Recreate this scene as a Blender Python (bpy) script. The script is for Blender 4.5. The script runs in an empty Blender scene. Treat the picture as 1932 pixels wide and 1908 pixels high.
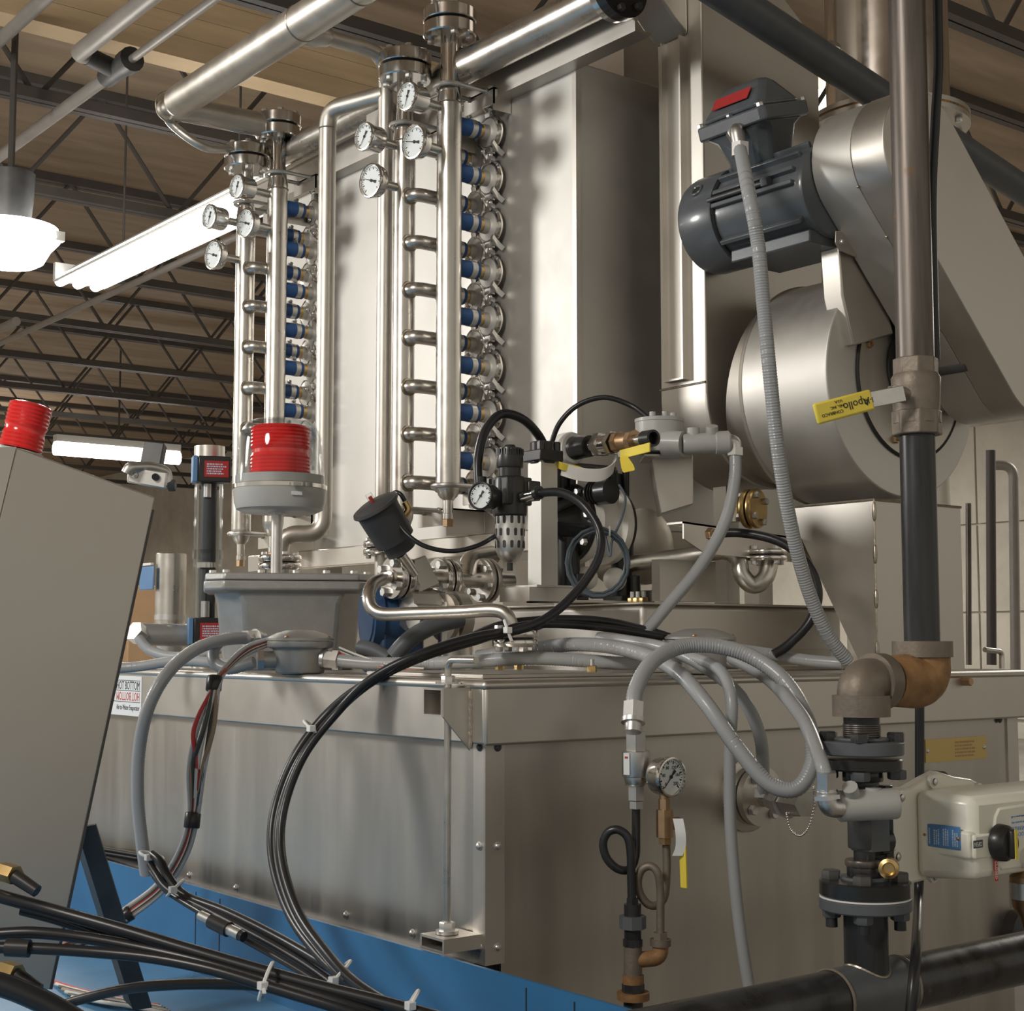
import bpy, math, random
from mathutils import Vector as V, Matrix as MX
random.seed(7)
S = bpy.context.scene
COL = S.collection
# ---------------------------------------------------------------- camera
FPX, HOR, W0, H0 = 2846.0, 1211.0, 1932.0, 1908.0
TH = math.atan((HOR - H0/2)/FPX); CT, ST = math.cos(TH), math.sin(TH)
FW = V((0.613, 0.790, 0)).normalized(); RT = V((FW.y, -FW.x, 0)); UP = V((0, 0, 1))
CAM = -2.4*FW + 0.041*RT + V((0, 0, 1.0605))
cd = bpy.data.cameras.new('camera'); cam = bpy.data.objects.new('camera', cd); COL.objects.link(cam)
cd.sensor_fit = 'HORIZONTAL'; cd.sensor_width = 36; cd.lens = FPX/W0*36; cd.clip_start = 0.05; cd.clip_end = 200
vd = FW*CT + UP*ST
R3 = MX((RT, RT.cross(vd)*-1, -vd)).transposed()
R3 = MX((RT, (UP*CT - FW*ST), -vd)).transposed()
cam.matrix_world = MX.Translation(CAM) @ R3.to_4x4()
S.camera = cam
# ---------------------------------------------------------------- world, lights, exposure
S.view_settings.view_transform = 'Standard'; S.view_settings.look = 'None'
S.view_settings.gamma = 1.0; S.view_settings.use_curve_mapping = False
S.view_settings.exposure = 0.44
wd = bpy.data.worlds.new('world'); S.world = wd; wd.use_nodes = True
bg = wd.node_tree.nodes['Background']; bg.inputs[0].default_value = (0.51, 0.475, 0.41, 1); bg.inputs[1].default_value = 0.70
def area(name, loc, tgt, size, watts, col=(1, .96, .9)):
    l = bpy.data.lights.new(name, 'AREA'); l.shape = 'DISK'; l.size = size; l.energy = watts; l.color = col
    o = bpy.data.objects.new(name, l); COL.objects.link(o); o.location = loc
    o.rotation_euler = (V(tgt) - V(loc)).to_track_quat('-Z', 'Y').to_euler()
    return o
area('key_lamp', (-2.6, 3.4, 2.5), (0.6, 0.9, 1.5), 0.7, 46, (1, .985, .95))
area('second_lamp', (-3.6, -0.6, 3.3), (0.4, 0.4, 1.1), 0.9, 66, (1, .95, .88))
for i, (x, y) in enumerate(((-4.5, 9), (1.5, 11), (6.5, 7), (-4, 17), (5, 17), (6.5, 1.5), (-3, 22.5), (4, 22.5))):  # unseen fill lights, added to brighten the room, back wall and ceiling
    area('room_fill', (x, y, 3.0), (x, y, 0), 1.4, 90, (1, .95, .86))
    if i != 5: area('ceiling_fill', (x, y, 3.05), (x, y, 5), 1.2, 13, (1, .90, .78))
# ---------------------------------------------------------------- pixel helpers
def ray(px, py):
    d = RT*((px - W0/2)/FPX) + (UP*CT - FW*ST)*((H0/2 - py)/FPX) + vd
    return d/d.dot(FW)
def Q(px, py, d): return CAM + ray(px, py)*d
def PX(px, py, x): r = ray(px, py); return CAM + r*((x - CAM.x)/r.x)
def PY(px, py, y): r = ray(px, py); return CAM + r*((y - CAM.y)/r.y)
def PZ(px, py, z): r = ray(px, py); return CAM + r*((z - CAM.z)/r.z)
def dep(x, y): return (V((x, y, 0)) - V((CAM.x, CAM.y, 0))).dot(FW)
def zat(py, x, y):
    d = dep(x, y); t = (H0/2 - py)/FPX
    return CAM.z + d*(t*CT + ST)/(CT - t*ST)
def pix(p):
    r = V(p) - CAM; f = r.dot(vd); return (W0/2 + FPX*r.dot(RT)/f, H0/2 - FPX*r.dot(UP*CT - FW*ST)/f)
def spl(P, n=8):
    P = [V(p) for p in P]; out = []
    for i in range(len(P) - 1):
        a, b, c, e = P[max(i-1, 0)], P[i], P[i+1], P[min(i+2, len(P)-1)]
        for k in range(n):
            t = k/n
            out.append(.5*((2*b) + (c - a)*t + (2*a - 5*b + 4*c - e)*t*t + (3*b - a - 3*c + e)*t**3))
    return out + [P[-1]]
def rnd(P, r, n=6):
    """polyline with rounded corners"""
    P = [V(p) for p in P]; out = [P[0]]
    for i in range(1, len(P)-1):
        a, b, c = P[i-1], P[i], P[i+1]; u, w = (a-b).normalized(), (c-b).normalized()
        q = min(r, (a-b).length*.49, (c-b).length*.49); s, e = b+u*q, b+w*q
        for k in range(n+1):
            t = k/n; out.append(s*(1-t)**2 + b*2*t*(1-t) + e*t*t)
    return out + [P[-1]]
def basis(ax):
    z = V(ax).normalized(); x = z.orthogonal().normalized()
    if abs(z.z) < .9: x = z.cross(UP).normalized()
    return x, z.cross(x), z
# ---------------------------------------------------------------- materials
MATS = {}
def M(name, col, metal=0., rough=.5, var=0., vs=6., st=(1, 1, 1), bump=0., bs=60., rvar=0., spot=None, spot_s=6., spot_t=.6, coat=0., emit=0., trans=0., alpha=1., ior=1.45, aniso=0.):
    m = bpy.data.materials.new(name); m.use_nodes = True; nt = m.node_tree; N = nt.nodes; b = N['Principled BSDF']; L = nt.links
    c4 = tuple(col) + (1,)
    b.inputs['Base Color'].default_value = c4; b.inputs['Metallic'].default_value = metal; b.inputs['Roughness'].default_value = rough
    b.inputs['IOR'].default_value = ior
    if coat: b.inputs['Coat Weight'].default_value = coat; b.inputs['Coat Roughness'].default_value = .12
    if trans: b.inputs['Transmission Weight'].default_value = trans
    if alpha < 1: b.inputs['Alpha'].default_value = alpha
    if emit: b.inputs['Emission Color'].default_value = c4; b.inputs['Emission Strength'].default_value = emit
    if aniso: b.inputs['Anisotropic'].default_value = aniso
    if var or bump or rvar or spot:
        tc = N.new('ShaderNodeTexCoord'); mp = N.new('ShaderNodeMapping'); mp.inputs['Scale'].default_value = st
        L.new(tc.outputs['Object'], mp.inputs['Vector'])
        nz = N.new('ShaderNodeTexNoise'); nz.inputs['Scale'].default_value = vs; nz.inputs['Detail'].default_value = 6; nz.inputs['Roughness'].default_value = .6
        L.new(mp.outputs['Vector'], nz.inputs['Vector'])
        if var or spot:
            rp = N.new('ShaderNodeValToRGB'); e = rp.color_ramp.elements; e[0].position = .3; e[1].position = .7
            e[0].color = tuple(x*(1-var) for x in col) + (1,); e[1].color = tuple(min(1, x*(1+var)) for x in col) + (1,)
            L.new(nz.outputs['Fac'], rp.inputs['Fac']); out = rp.outputs['Color']
            if spot:
                n2 = N.new('ShaderNodeTexNoise'); n2.inputs['Scale'].default_value = spot_s; n2.inputs['Detail'].default_value = 8; n2.inputs['Roughness'].default_value = .7
                L.new(tc.outputs['Object'], n2.inputs['Vector'])
                r2 = N.new('ShaderNodeValToRGB'); q = r2.color_ramp.elements; q[0].position = spot_t; q[1].position = spot_t + .06
                q[0].color = (0, 0, 0, 1); q[1].color = (1, 1, 1, 1); L.new(n2.outputs['Fac'], r2.inputs['Fac'])
                mx = N.new('ShaderNodeMix'); mx.data_type = 'RGBA'; mx.inputs['B'].default_value = tuple(spot) + (1,)
                L.new(r2.outputs['Color'], mx.inputs['Factor']); L.new(out, mx.inputs['A']); out = mx.outputs['Result']
                if metal:
                    mt = N.new('ShaderNodeMapRange'); mt.inputs['To Min'].default_value = metal; mt.inputs['To Max'].default_value = 0
                    L.new(r2.outputs['Color'], mt.inputs['Value']); L.new(mt.outputs['Result'], b.inputs['Metallic'])
            L.new(out, b.inputs['Base Color'])
        if rvar:
            mr = N.new('ShaderNodeMapRange'); mr.inputs['From Min'].default_value = .3; mr.inputs['From Max'].default_value = .7
            mr.inputs['To Min'].default_value = rough - rvar; mr.inputs['To Max'].default_value = rough + rvar
            L.new(nz.outputs['Fac'], mr.inputs['Value']); L.new(mr.outputs['Result'], b.inputs['Roughness'])
        if bump:
            n3 = N.new('ShaderNodeTexNoise'); n3.inputs['Scale'].default_value = bs; n3.inputs['Detail'].default_value = 4
            L.new(mp.outputs['Vector'], n3.inputs['Vector'])
            bp = N.new('ShaderNodeBump'); bp.inputs['Strength'].default_value = bump; bp.inputs['Distance'].default_value = .003
            L.new(n3.outputs['Fac'], bp.inputs['Height']); L.new(bp.outputs['Normal'], b.inputs['Normal'])
    MATS[name] = m
    return m
SH = (.60, .565, .515)
M('sheet', SH, 1, .43, var=.06, vs=5, rvar=.05, bump=.012, bs=9)
M('sheet_tank', (.53, .495, .445), 1, .41, var=.13, vs=5, st=(1.6, 1.6, .16), rvar=.09, bump=.02, bs=6)  # vertical colour streaks imitate streaky reflections in the steel
M('sheet_bright', (.63, .61, .57), 1, .54, var=.05, vs=7, rvar=.05)
M('pipe_steel', (.64, .61, .56), 1, .31, var=.08, vs=14, rvar=.07)
M('pipe_dull', (.60, .565, .51), 1, .42, var=.09, vs=16, rvar=.06)
M('polished', (.72, .69, .65), 1, .16, var=.04, vs=20, rvar=.04)
M('weld', (.45, .40, .33), 1, .38, var=.2, vs=60, bump=.3, bs=120)
M('zinc', (.66, .65, .63), 1, .38, var=.08, vs=40)
M('cast_alu', (.40, .395, .38), .55, .42, var=.08, vs=30, bump=.1, bs=160)
M('grey_enamel', (.43, .43, .41), 0, .42, var=.05, vs=12, coat=.15)
M('motor_grey', (.085, .095, .105), 0, .33, var=.08, vs=25, coat=.35, bump=.04, bs=120)
M('conduit_grey', (.35, .36, .37), 0, .36, var=.03, vs=9, coat=.15)
M('black_rubber', (.018, .018, .02), 0, .32, var=.2, vs=9)
M('black_plastic', (.025, .024, .024), 0, .34, coat=.1, var=.1, vs=30)
M('dark_void', (.02, .019, .018), 0, .7)
M('charcoal', (.045, .046, .048), 0, .48, var=.1, vs=20)
M('white_plastic', (.86, .84, .79), 0, .4, var=.03, vs=12)
M('tie_white', (.78, .78, .76), 0, .4)
M('paper', (.80, .82, .82), 0, .5)
M('dial_white', (.80, .84, .84), 0, .35)
M('ink_black', (.03, .03, .03), 0, .6)
M('ink_red', (.55, .06, .04), 0, .5)
M('ink_blue', (.10, .25, .52), 0, .5)
M('ink_pale', (.55, .68, .80), 0, .5)
M('cream', (.88, .86, .76), 0, .3, var=.03, vs=9, coat=.3)
M('yellow', (.85, .68, .09), 0, .4, var=.04, vs=30)
M('blue_hose', (.022, .085, .25), 0, .42, var=.1, vs=30)
M('blue_paint', (.03, .145, .31), 0, .45, var=.12, vs=5, spot=(.17, .09, .05), spot_s=11, spot_t=.655)
M('blue_deck', (.10, .27, .47), 0, .42, var=.16, vs=5, spot=(.26, .18, .14), spot_s=6, spot_t=.63)
M('blue_enamel', (.03, .075, .17), 0, .3, coat=.3, var=.1, vs=20)
M('blue_light', (.12, .25, .45), 0, .4, var=.06, vs=20)
M('brass', (.62, .44, .20), 1, .34, var=.12, vs=30)
M('bronze', (.48, .32, .19), 1, .42, var=.12, vs=40)
M('gold_plate', (.62, .47, .20), 1, .4, var=.06, vs=6)
M('red_label', (.42, .035, .035), 0, .4, var=.05, vs=40)
M('red_ring', (.6, .03, .03), 0, .4)
M('red_lens', (.80, .03, .028), 0, .2, coat=.5)
def glass(name, tint, edge):
    m = bpy.data.materials.new(name); m.use_nodes = True; nt = m.node_tree; N = nt.nodes; N.clear()
    o = N.new('ShaderNodeOutputMaterial'); mx = N.new('ShaderNodeMixShader'); tr = N.new('ShaderNodeBsdfTransparent'); g = N.new('ShaderNodeBsdfGlossy'); f = N.new('ShaderNodeLayerWeight')
    tr.inputs[0].default_value = tuple(tint) + (1,); g.inputs['Roughness'].default_value = .04; f.inputs['Blend'].default_value = edge
    ml = N.new('ShaderNodeMath'); ml.operation = 'MULTIPLY'; ml.inputs[1].default_value = .4; nt.links.new(f.outputs['Fresnel'], ml.inputs[0]); nt.links.new(ml.outputs[0], mx.inputs[0]); nt.links.new(tr.outputs[0], mx.inputs[1]); nt.links.new(g.outputs[0], mx.inputs[2]); nt.links.new(mx.outputs[0], o.inputs[0])
    MATS[name] = m
glass('clear', (.96, .97, .97), .35); glass('clear_tube', (.95, .96, .96), .25)
M('iron', (.05, .05, .052), .45, .3, var=.45, vs=22, st=(1, 1, .12), rvar=.08, spot=(.15, .085, .045), spot_s=16, spot_t=.63)
M('iron_rust', (.14, .12, .105), .55, .4, var=.55, vs=34, st=(1, 1, .07), rvar=.1, bump=.2, bs=60, spot=(.20, .115, .06), spot_s=11, spot_t=.60)
M('rust', (.30, .165, .07), .15, .6, var=.4, vs=26, spot=(.10, .08, .065), spot_s=18, spot_t=.56, bump=.3, bs=120)
M('malleable', (.21, .175, .14), .4, .5, var=.15, vs=30, spot=(.30, .17, .06), spot_s=12, spot_t=.66, bump=.2, bs=140)
M('black_paint', (.016, .017, .017), 0, .27, coat=.3, var=.2, vs=20)
M('grey_paint', (.10, .11, .12), 0, .45, var=.1, vs=20)
M('angle_steel', (.10, .098, .098), .5, .45, var=.2, vs=12, spot=(.16, .10, .05), spot_s=16, spot_t=.64)
M('plywood', (.30, .225, .155), 0, .7, var=.22, vs=2.2, st=(.5, 3, 1))
M('plywood_red', (.20, .105, .06), 0, .7, var=.2, vs=2, st=(.4, 3, 1))
M('glulam', (.62, .46, .28), 0, .6, var=.16, vs=2.2, st=(.6, 1, 7))
M('joist_paint', (.085, .075, .068), .2, .55, var=.12, vs=6)
M('sprinkler', (.27, .245, .22), .2, .5, var=.1, vs=8)
M('concrete', (.50, .47, .41), 0, .85, var=.14, vs=2.6, bump=.15, bs=30)
M('wall_paint', (.55, .49, .41), 0, .8, var=.08, vs=.8)
M('wall_front', (.34, .31, .275), 0, .8, var=.1, vs=.8)
M('floor_grey', (.28, .26, .235), 0, .6, var=.2, vs=1.5)
M('lamp_tube', (1, .99, .96), 0, .5, emit=7)
M('lamp_glass', (1, .99, .95), 0, .5, emit=5)
M('lamp_white', (.75, .74, .7), 0, .4)
M('cardboard', (.42, .27, .15), 0, .8, var=.1, vs=4)
M('wire_tan', (.33, .24, .16), 0, .4)
M('wire_red', (.55, .05, .05), 0, .4)
M('wire_grey', (.50, .51, .52), 0, .4)
M('wire_dark', (.06, .07, .065), 0, .35)
M('wire_white', (.66, .65, .6), 0, .4)
M('cable_blue', (.09, .115, .14), 0, .4)
M('panel_sheet', (.70, .665, .61), 1, .5, var=.05, vs=3, rvar=.05)
M('foil', (.80, .80, .80), 1, .12, bump=.8, bs=60)
# ---------------------------------------------------------------- mesh builder
class MB:
    def __init__(s): s.v = []; s.f = []
    def add(s, v, f): o = len(s.v); s.v += [V(p) for p in v]; s.f += [tuple(i+o for i in q) for q in f]; return s
    def box(s, a, b):
        a, b = V(a), V(b)
        return s.add([(x, y, z) for x in (a.x, b.x) for y in (a.y, b.y) for z in (a.z, b.z)],
                     [(0, 1, 3, 2), (4, 6, 7, 5), (0, 4, 5, 1), (2, 3, 7, 6), (0, 2, 6, 4), (1, 5, 7, 3)])
    def bar(s, p, q, w, h, up=(0, 0, 1)):
        p, q = V(p), V(q); z = (q-p).normalized(); x = z.cross(V(up))
        x = z.orthogonal().normalized() if x.length < 1e-4 else x.normalized(); y = x.cross(z)
        c = [(-1, -1), (1, -1), (1, 1), (-1, 1)]
        return s.add([p + x*(a*w/2) + y*(b*h/2) for a, b in c] + [q + x*(a*w/2) + y*(b*h/2) for a, b in c],
                     [(3, 2, 1, 0), (4, 5, 6, 7)] + [(i, (i+1) % 4, (i+1) % 4+4, i+4) for i in range(4)])
    def lathe(s, prof, o, ax, n=28, rot=0.):
        o = V(o); x, y, z = basis(ax); vs = []; fs = []; idx = []
        for r, h in prof:
            if r < 1e-6: idx.append([len(vs)]); vs.append(o + z*h)
            else:
                idx.append(list(range(len(vs), len(vs)+n)))
                for k in range(n):
                    a = 2*math.pi*k/n + rot; vs.append(o + z*h + (x*math.cos(a) + y*math.sin(a))*r)
        for A, B in zip(idx, idx[1:]):
            for k in range(n):
                j = (k+1) % n
                if len(A) == 1 and len(B) == 1: break
                if len(A) == 1: fs.append((A[0], B[j], B[k]))
                elif len(B) == 1: fs.append((A[k], A[j], B[0]))
                else: fs.append((A[k], A[j], B[j], B[k]))
        if len(idx[0]) > 1: fs.append(tuple(reversed(idx[0])))
        if len(idx[-1]) > 1: fs.append(tuple(idx[-1]))
        return s.add(vs, fs)
    def cyl(s, p, q, r, r2=None, n=24, rot=0.):
        p, q = V(p), V(q); return s.lathe([(r, 0), (r if r2 is None else r2, (q-p).length)], p, q-p, n, rot)
    def tube(s, P, r, n=12, closed=False):
        P = [V(p) for p in P]; m = len(P); R = r if isinstance(r, (list, tuple)) else [r]*m
        T = [((P[min(i+1, m-1)] - P[max(i-1, 0)]) if not closed else (P[(i+1) % m]-P[i-1])).normalized() for i in range(m)]
        x = T[0].orthogonal().normalized(); vs = []; fs = []
        for i in range(m):
            x = (x - T[i]*x.dot(T[i])).normalized(); y = T[i].cross(x)
            for k in range(n):
                a = 2*math.pi*k/n; vs.append(P[i] + (x*math.cos(a) + y*math.sin(a))*R[i])
        for i in range(m if closed else m-1):
            for k in range(n):
                j = (k+1) % n; i2 = (i+1) % m
                fs.append((i*n+k, i*n+j, i2*n+j, i2*n+k))
        if not closed: fs += [tuple(reversed(range(n))), tuple(range((m-1)*n, m*n))]
        return s.add(vs, fs)
    def ring(s, o, ax, R, r, n=28, m=8, a0=0., a1=2*math.pi, ref=None):
        o = V(o); x, y, z = basis(ax)
        if ref is not None: x = (V(ref) - z*V(ref).dot(z)).normalized(); y = z.cross(x)
        full = abs(a1-a0-2*math.pi) < 1e-4
        k = n if full else n+1
        return s.tube([o + (x*math.cos(a0+(a1-a0)*i/n) + y*math.sin(a0+(a1-a0)*i/n))*R for i in range(k)], r, m, closed=full)
    def prism(s, poly, o, ex, ey, ez):
        o, ex, ey, ez = V(o), V(ex), V(ey), V(ez); n = len(poly)
        return s.add([o + ex*a + ey*b for a, b in poly] + [o + ex*a + ey*b + ez for a, b in poly],
                     [tuple(reversed(range(n))), tuple(range(n, 2*n))] + [(i, (i+1) % n, (i+1) % n+n, i+n) for i in range(n)])
    def ball(s, o, r, ax=(0, 0, 1), n=20, m=10, sq=1.):
        return s.lathe([(r*math.sin(math.pi*i/m), -r*sq*math.cos(math.pi*i/m)) for i in range(m+1)], o, ax, n)
    def mesh(s, name, mat, off=None, inv=None, ang=38):
        me = bpy.data.meshes.new(name)
        vs = s.v
        if inv is not None: vs = [inv @ p for p in vs]
        elif off is not None: vs = [p - off for p in vs]
        me.from_pydata([tuple(p) for p in vs], [], s.f); me.validate()
        me.materials.append(MATS[mat])
        import bmesh
        b = bmesh.new(); b.from_mesh(me); bmesh.ops.recalc_face_normals(b, faces=b.faces); b.to_mesh(me); b.free()
        me.shade_smooth(); me.set_sharp_from_angle(angle=math.radians(ang))
        return me
LOC = {}
def tag(o, label=None, cat=None, group=None, kind=None):
    if label: o['label'] = label
    if cat: o['category'] = cat
    if group: o['group'] = group
    if kind: o['kind'] = kind
    return o
def thing(name, label, cat, loc=(0, 0, 0), group=None, m4=None):
    o = bpy.data.objects.new(name, None); COL.objects.link(o); o.empty_display_size = .05
    if m4 is not None: o.matrix_world = m4; LOC[o] = 'local'
    else: o.location = loc; LOC[o] = V(loc)
    return tag(o, label, cat, group)
def bev(o, w, seg=2):
    if w:
        m = o.modifiers.new('bevel', 'BEVEL'); m.width = w; m.segments = seg; m.limit_method = 'ANGLE'; m.angle_limit = math.radians(40); m.harden_normals = False
    return o
def part(root, name, mb, mat, bevel=0, label=None, kind=None, ang=38):
    l = LOC[root]; me = mb.mesh(name, mat, off=None if l == 'local' else l, ang=ang)
    o = bpy.data.objects.new(name, me); COL.objects.link(o); o.parent = root; LOC[o] = l
    if label: o['label'] = label
    if kind: o['kind'] = kind
    return bev(o, bevel)
def solo(name, label, cat, mb, mat, group=None, bevel=0, kind=None, ang=38):
    xs = [p.x for p in mb.v]; ys = [p.y for p in mb.v]; zs = [p.z for p in mb.v]
    off = V(((min(xs)+max(xs))/2, (min(ys)+max(ys))/2, min(zs)))
    o = bpy.data.objects.new(name, mb.mesh(name, mat, off=off, ang=ang)); COL.objects.link(o); o.location = off; LOC[o] = off
    tag(o, label, cat, group, kind)
    return bev(o, bevel)
def struct(name, mb, mat, bevel=0):
    o = bpy.data.objects.new(name, mb.mesh(name, mat, off=V((0, 0, 0)))); COL.objects.link(o); o['kind'] = 'structure'; LOC[o] = V((0, 0, 0))
    return bev(o, bevel)
CACHE = {}
def shared(key, fn, mat):
    k = (key, mat)
    if k not in CACHE: CACHE[k] = fn().mesh(key, mat)
    return CACHE[k]
def inst(root, name, me, m4):
    o = bpy.data.objects.new(name, me); COL.objects.link(o); o.parent = root
    l = LOC[root]; o.matrix_local = m4 if l == 'local' else MX.Translation(-l) @ m4
    return o
def frame(p, ax, s=(1, 1, 1)):
    x, y, z = basis(ax); r = MX((x*s[0], y*s[1], z*s[2])).transposed().to_4x4(); return MX.Translation(V(p)) @ r
def bolt(root, p, ax, r, h, mat='zinc', name='bolt'):
    return inst(root, name, shared('hex', lambda: MB().lathe([(1, 0), (1, .85), (.88, 1)], (0, 0, 0), (0, 0, 1), 6), mat), frame(p, ax, (r, r, h)))
def screw(root, p, ax, r, mat='zinc', name='screw'):
    return inst(root, name, shared('dome', lambda: MB().lathe([(1.25, 0), (1.25, .15), (.95, .2), (.8, .6), (.4, .8), (0, .82)], (0, 0, 0), (0, 0, 1), 12), mat), frame(p, ax, (r, r, r)))
def look(p, n, up=(0, 0, 1)):
    n = V(n).normalized(); x = V(up).cross(n).normalized(); y = n.cross(x)
    return MX.Translation(V(p)) @ MX((x, y, n)).transposed().to_4x4()
def text(root, s, size, m4, mat, name='lettering', align='CENTER', sx=1.):
    c = bpy.data.curves.new('t', 'FONT'); c.body = s; c.size = size; c.align_x = align; c.align_y = 'CENTER'; c.extrude = .0002; c.resolution_u = 2
    o = bpy.data.objects.new('t', c); COL.objects.link(o)
    me = bpy.data.meshes.new_from_object(o.evaluated_get(bpy.context.evaluated_depsgraph_get())); me.name = name
    bpy.data.objects.remove(o); bpy.data.curves.remove(c); me.materials.clear(); me.materials.append(MATS[mat])
    return inst(root, name, me, m4 @ MX.Diagonal((sx, 1, 1, 1)))
def lines(root, m4, w, h, n, mat, name='lettering', seed=1):
    """rows of small illegible print"""
    g = random.Random(seed); b = MB()
    for i in range(n):
        y = h/2 - (i+.5)*h/n; x = -w/2
        while x < w/2*g.uniform(.5, 1):
            q = g.uniform(.03, .12)*w; q = min(q, w/2 - x)
            if q <= 0: break
            b.box((x, y-h/n*.28, 0), (x+q, y+h/n*.28, .0003)); x += q + .03*w
    b.v = [m4 @ p for p in b.v]
    return part(root, name, b, mat)
def fl(root, c, ax, R, t, gap, nb=6, br=.008, mat='polished', bmat='zinc', hub=None):
    """pair of bolted flanges"""
    c = V(c); x, y, z = basis(ax)
    for s in (-1, 1):
        o = c + z*(s*gap/2)
        part(root, 'flange', MB().lathe([(R*.97, 0), (R, .002), (R, t-.003), (R*.96, t)], o, z*s, 40), mat)
    part(root, 'gasket', MB().lathe([(R*.8, -gap/2), (R*.8, gap/2)], c, z, 24), 'black_rubber')
    for k in range(nb):
        a = 2*math.pi*(k+.35)/nb; p = c + (x*math.cos(a) + y*math.sin(a))*R*.76
        for s in (-1, 1):
            bolt(root, p + z*(s*(gap/2+t)), z*s, br, br*1.1, bmat, 'bolt' if s > 0 else 'nut')
def rib(P, r, pitch=.0052):
    """points and radii of a ribbed conduit along a path"""
    D = [0.]
    for a, b in zip(P, P[1:]): D.append(D[-1] + (b-a).length)
    n = max(2, int(D[-1]/pitch*2)); out = []; j = 0
    for i in range(n+1):
        t = D[-1]*i/n
        while j < len(P)-2 and D[j+1] < t: j += 1
        u = (t-D[j])/max(1e-9, D[j+1]-D[j]); out.append(P[j].lerp(P[j+1], min(1, max(0, u))))
    return out, [r*(1.0 if i % 2 else .93) for i in range(n+1)]
def path(pts): return [Q(*p) for p in pts]
def conduit(label, pts, r, mat='conduit_grey', group='grey ribbed conduits on the machine', n=8, raw=False, ends=()):
    P = spl(pts if raw else path(pts), n); A, Rr = rib(P, r)
    root = thing('flexible_conduit', label, 'conduit', tuple(P[-1]), group)
    part(root, 'sheath', MB().tube(A, Rr, 10), mat)
    for e in ends:
        o, d = (P[0], P[0]-P[1]) if e == 0 else (P[-1], P[-1]-P[-2])
        d.normalize()
        part(root, 'gland_nut', MB().cyl(o - d*.022, o + d*.004, r*1.35, n=6), 'zinc')
        part(root, 'collar', MB().lathe([(r*1.45, .004), (r*1.45, .011), (r*1.05, .012), (r*1.05, .026)], o, d, 20), 'zinc')
    return root
def cable(name, label, pts, r, mat='black_rubber', group=None, cat='cable', n=8, raw=False):
    return solo(name, label, cat, MB().tube(spl(pts if raw else path(pts), n), r, 10), mat, group)
def ordn(i): return ('topmost', 'second from top', 'third from top', 'fourth from top', 'fifth from top', 'sixth from top', 'seventh from top', 'eighth from top', 'ninth from top', 'tenth from top')[i]
X, Y, Z = V((1, 0, 0)), V((0, 1, 0)), V((0, 0, 1))
# ================================================================ the building
DECK = PX(300, 1795, -.06).z            # top of the blue skid deck
ZB = CAM.z + 2.40; ZC = CAM.z + 3.05
struct('floor', MB().box((-9, -9, DECK-.25), (13, 27, DECK-.16)), 'floor_grey')
cm = struct('ceiling', MB().box((-9, -4, ZC), (13, 27, ZC+.1)), 'plywood')
struct('wall_back', MB().box((-9, 25, DECK-.2), (13, 25.2, ZC)), 'wall_paint')
wr = struct('wall_right', MB().box((9.6, -4, DECK-.2), (9.8, 25, ZC)), 'concrete')
# cast concrete panels of the right wall
for i in range(7):
    for k, (za, zb) in enumerate(((DECK, 1.30), (1.318, 2.05), (2.068, 2.9))):
        part(wr, 'concrete_panel', MB().box((9.57, 1.0+i*1.2, za), (9.60, 2.18+i*1.2, zb)), 'concrete')
# roof joists, parallel to the tank's long face
JY = [PZ(200, p, ZB).y for p in (222, 392, 530, 625, 700)]
st = (JY[3]-JY[0])/3
JY = [JY[0]-st*2, JY[0]-st] + JY[:4] + [JY[3] + st*k for k in range(1, 8)]
def rodmesh(): return MB().cyl((0, 0, 0), (0, 0, 1), 1, n=6)
for j, y in enumerate(JY):
    x0 = PY(-140, 400, y).x; x1 = 9.5
    t = thing('roof_joist', 'open web roof joist, %s behind the timber beam' % ('next', 'second', 'third', 'fourth', 'fifth', 'sixth', 'seventh', 'eighth', 'ninth', 'tenth', 'farthest')[j-2] if j > 1 else ('dark open web roof joist crossing above the tower' if j else 'dark open web roof joist nearest the camera, at upper right'), 'joist', ((x0+x1)/2, y, ZB), 'open web roof joists')
    part(t, 'bottom_chord', MB().box((x0, y-.045, ZB), (x1, y-.005, ZB+.05)).box((x0, y+.005, ZB), (x1, y+.045, ZB+.05)), 'joist_paint')
    part(t, 'top_chord', MB().box((x0, y-.05, ZC-.055), (x1, y-.005, ZC-.002)).box((x0, y+.005, ZC-.055), (x1, y+.05, ZC-.002)), 'joist_paint')
    step = .46; n = int((x1-x0)/step); far = MB()
    for i in range(n):
        p = V((x0+i*step, y, ZB+.02 if i % 2 else ZC-.03)); q = V((x0+(i+1)*step, y, ZC-.03 if i % 2 else ZB+.02))
        if j < 6 and p.x < 3.2:
            L = (q-p).length; inst(t, 'web_rod', shared('rod', rodmesh, 'joist_paint'), frame(p, q-p, (.013, .013, L)))
        else: far.cyl(p, q, .013, n=5)
    o = part(t, 'far_web_rods', far, 'joist_paint', kind='stuff')
# laminated timber beam at upper left
by = PZ(330, 106, ZB+.08).y
t = thing('timber_beam', 'pale laminated timber beam crossing below the roof at upper left', 'beam', (0, by, ZB+.08))
bx0 = PY(-60, 30, by).x
for k in range(4):
    part(t, 'lamination', MB().box((bx0, by, ZB+.08+k*.095), (4.5, by+.14, ZB+.08+k*.095+.0935)), 'glulam')
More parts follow.
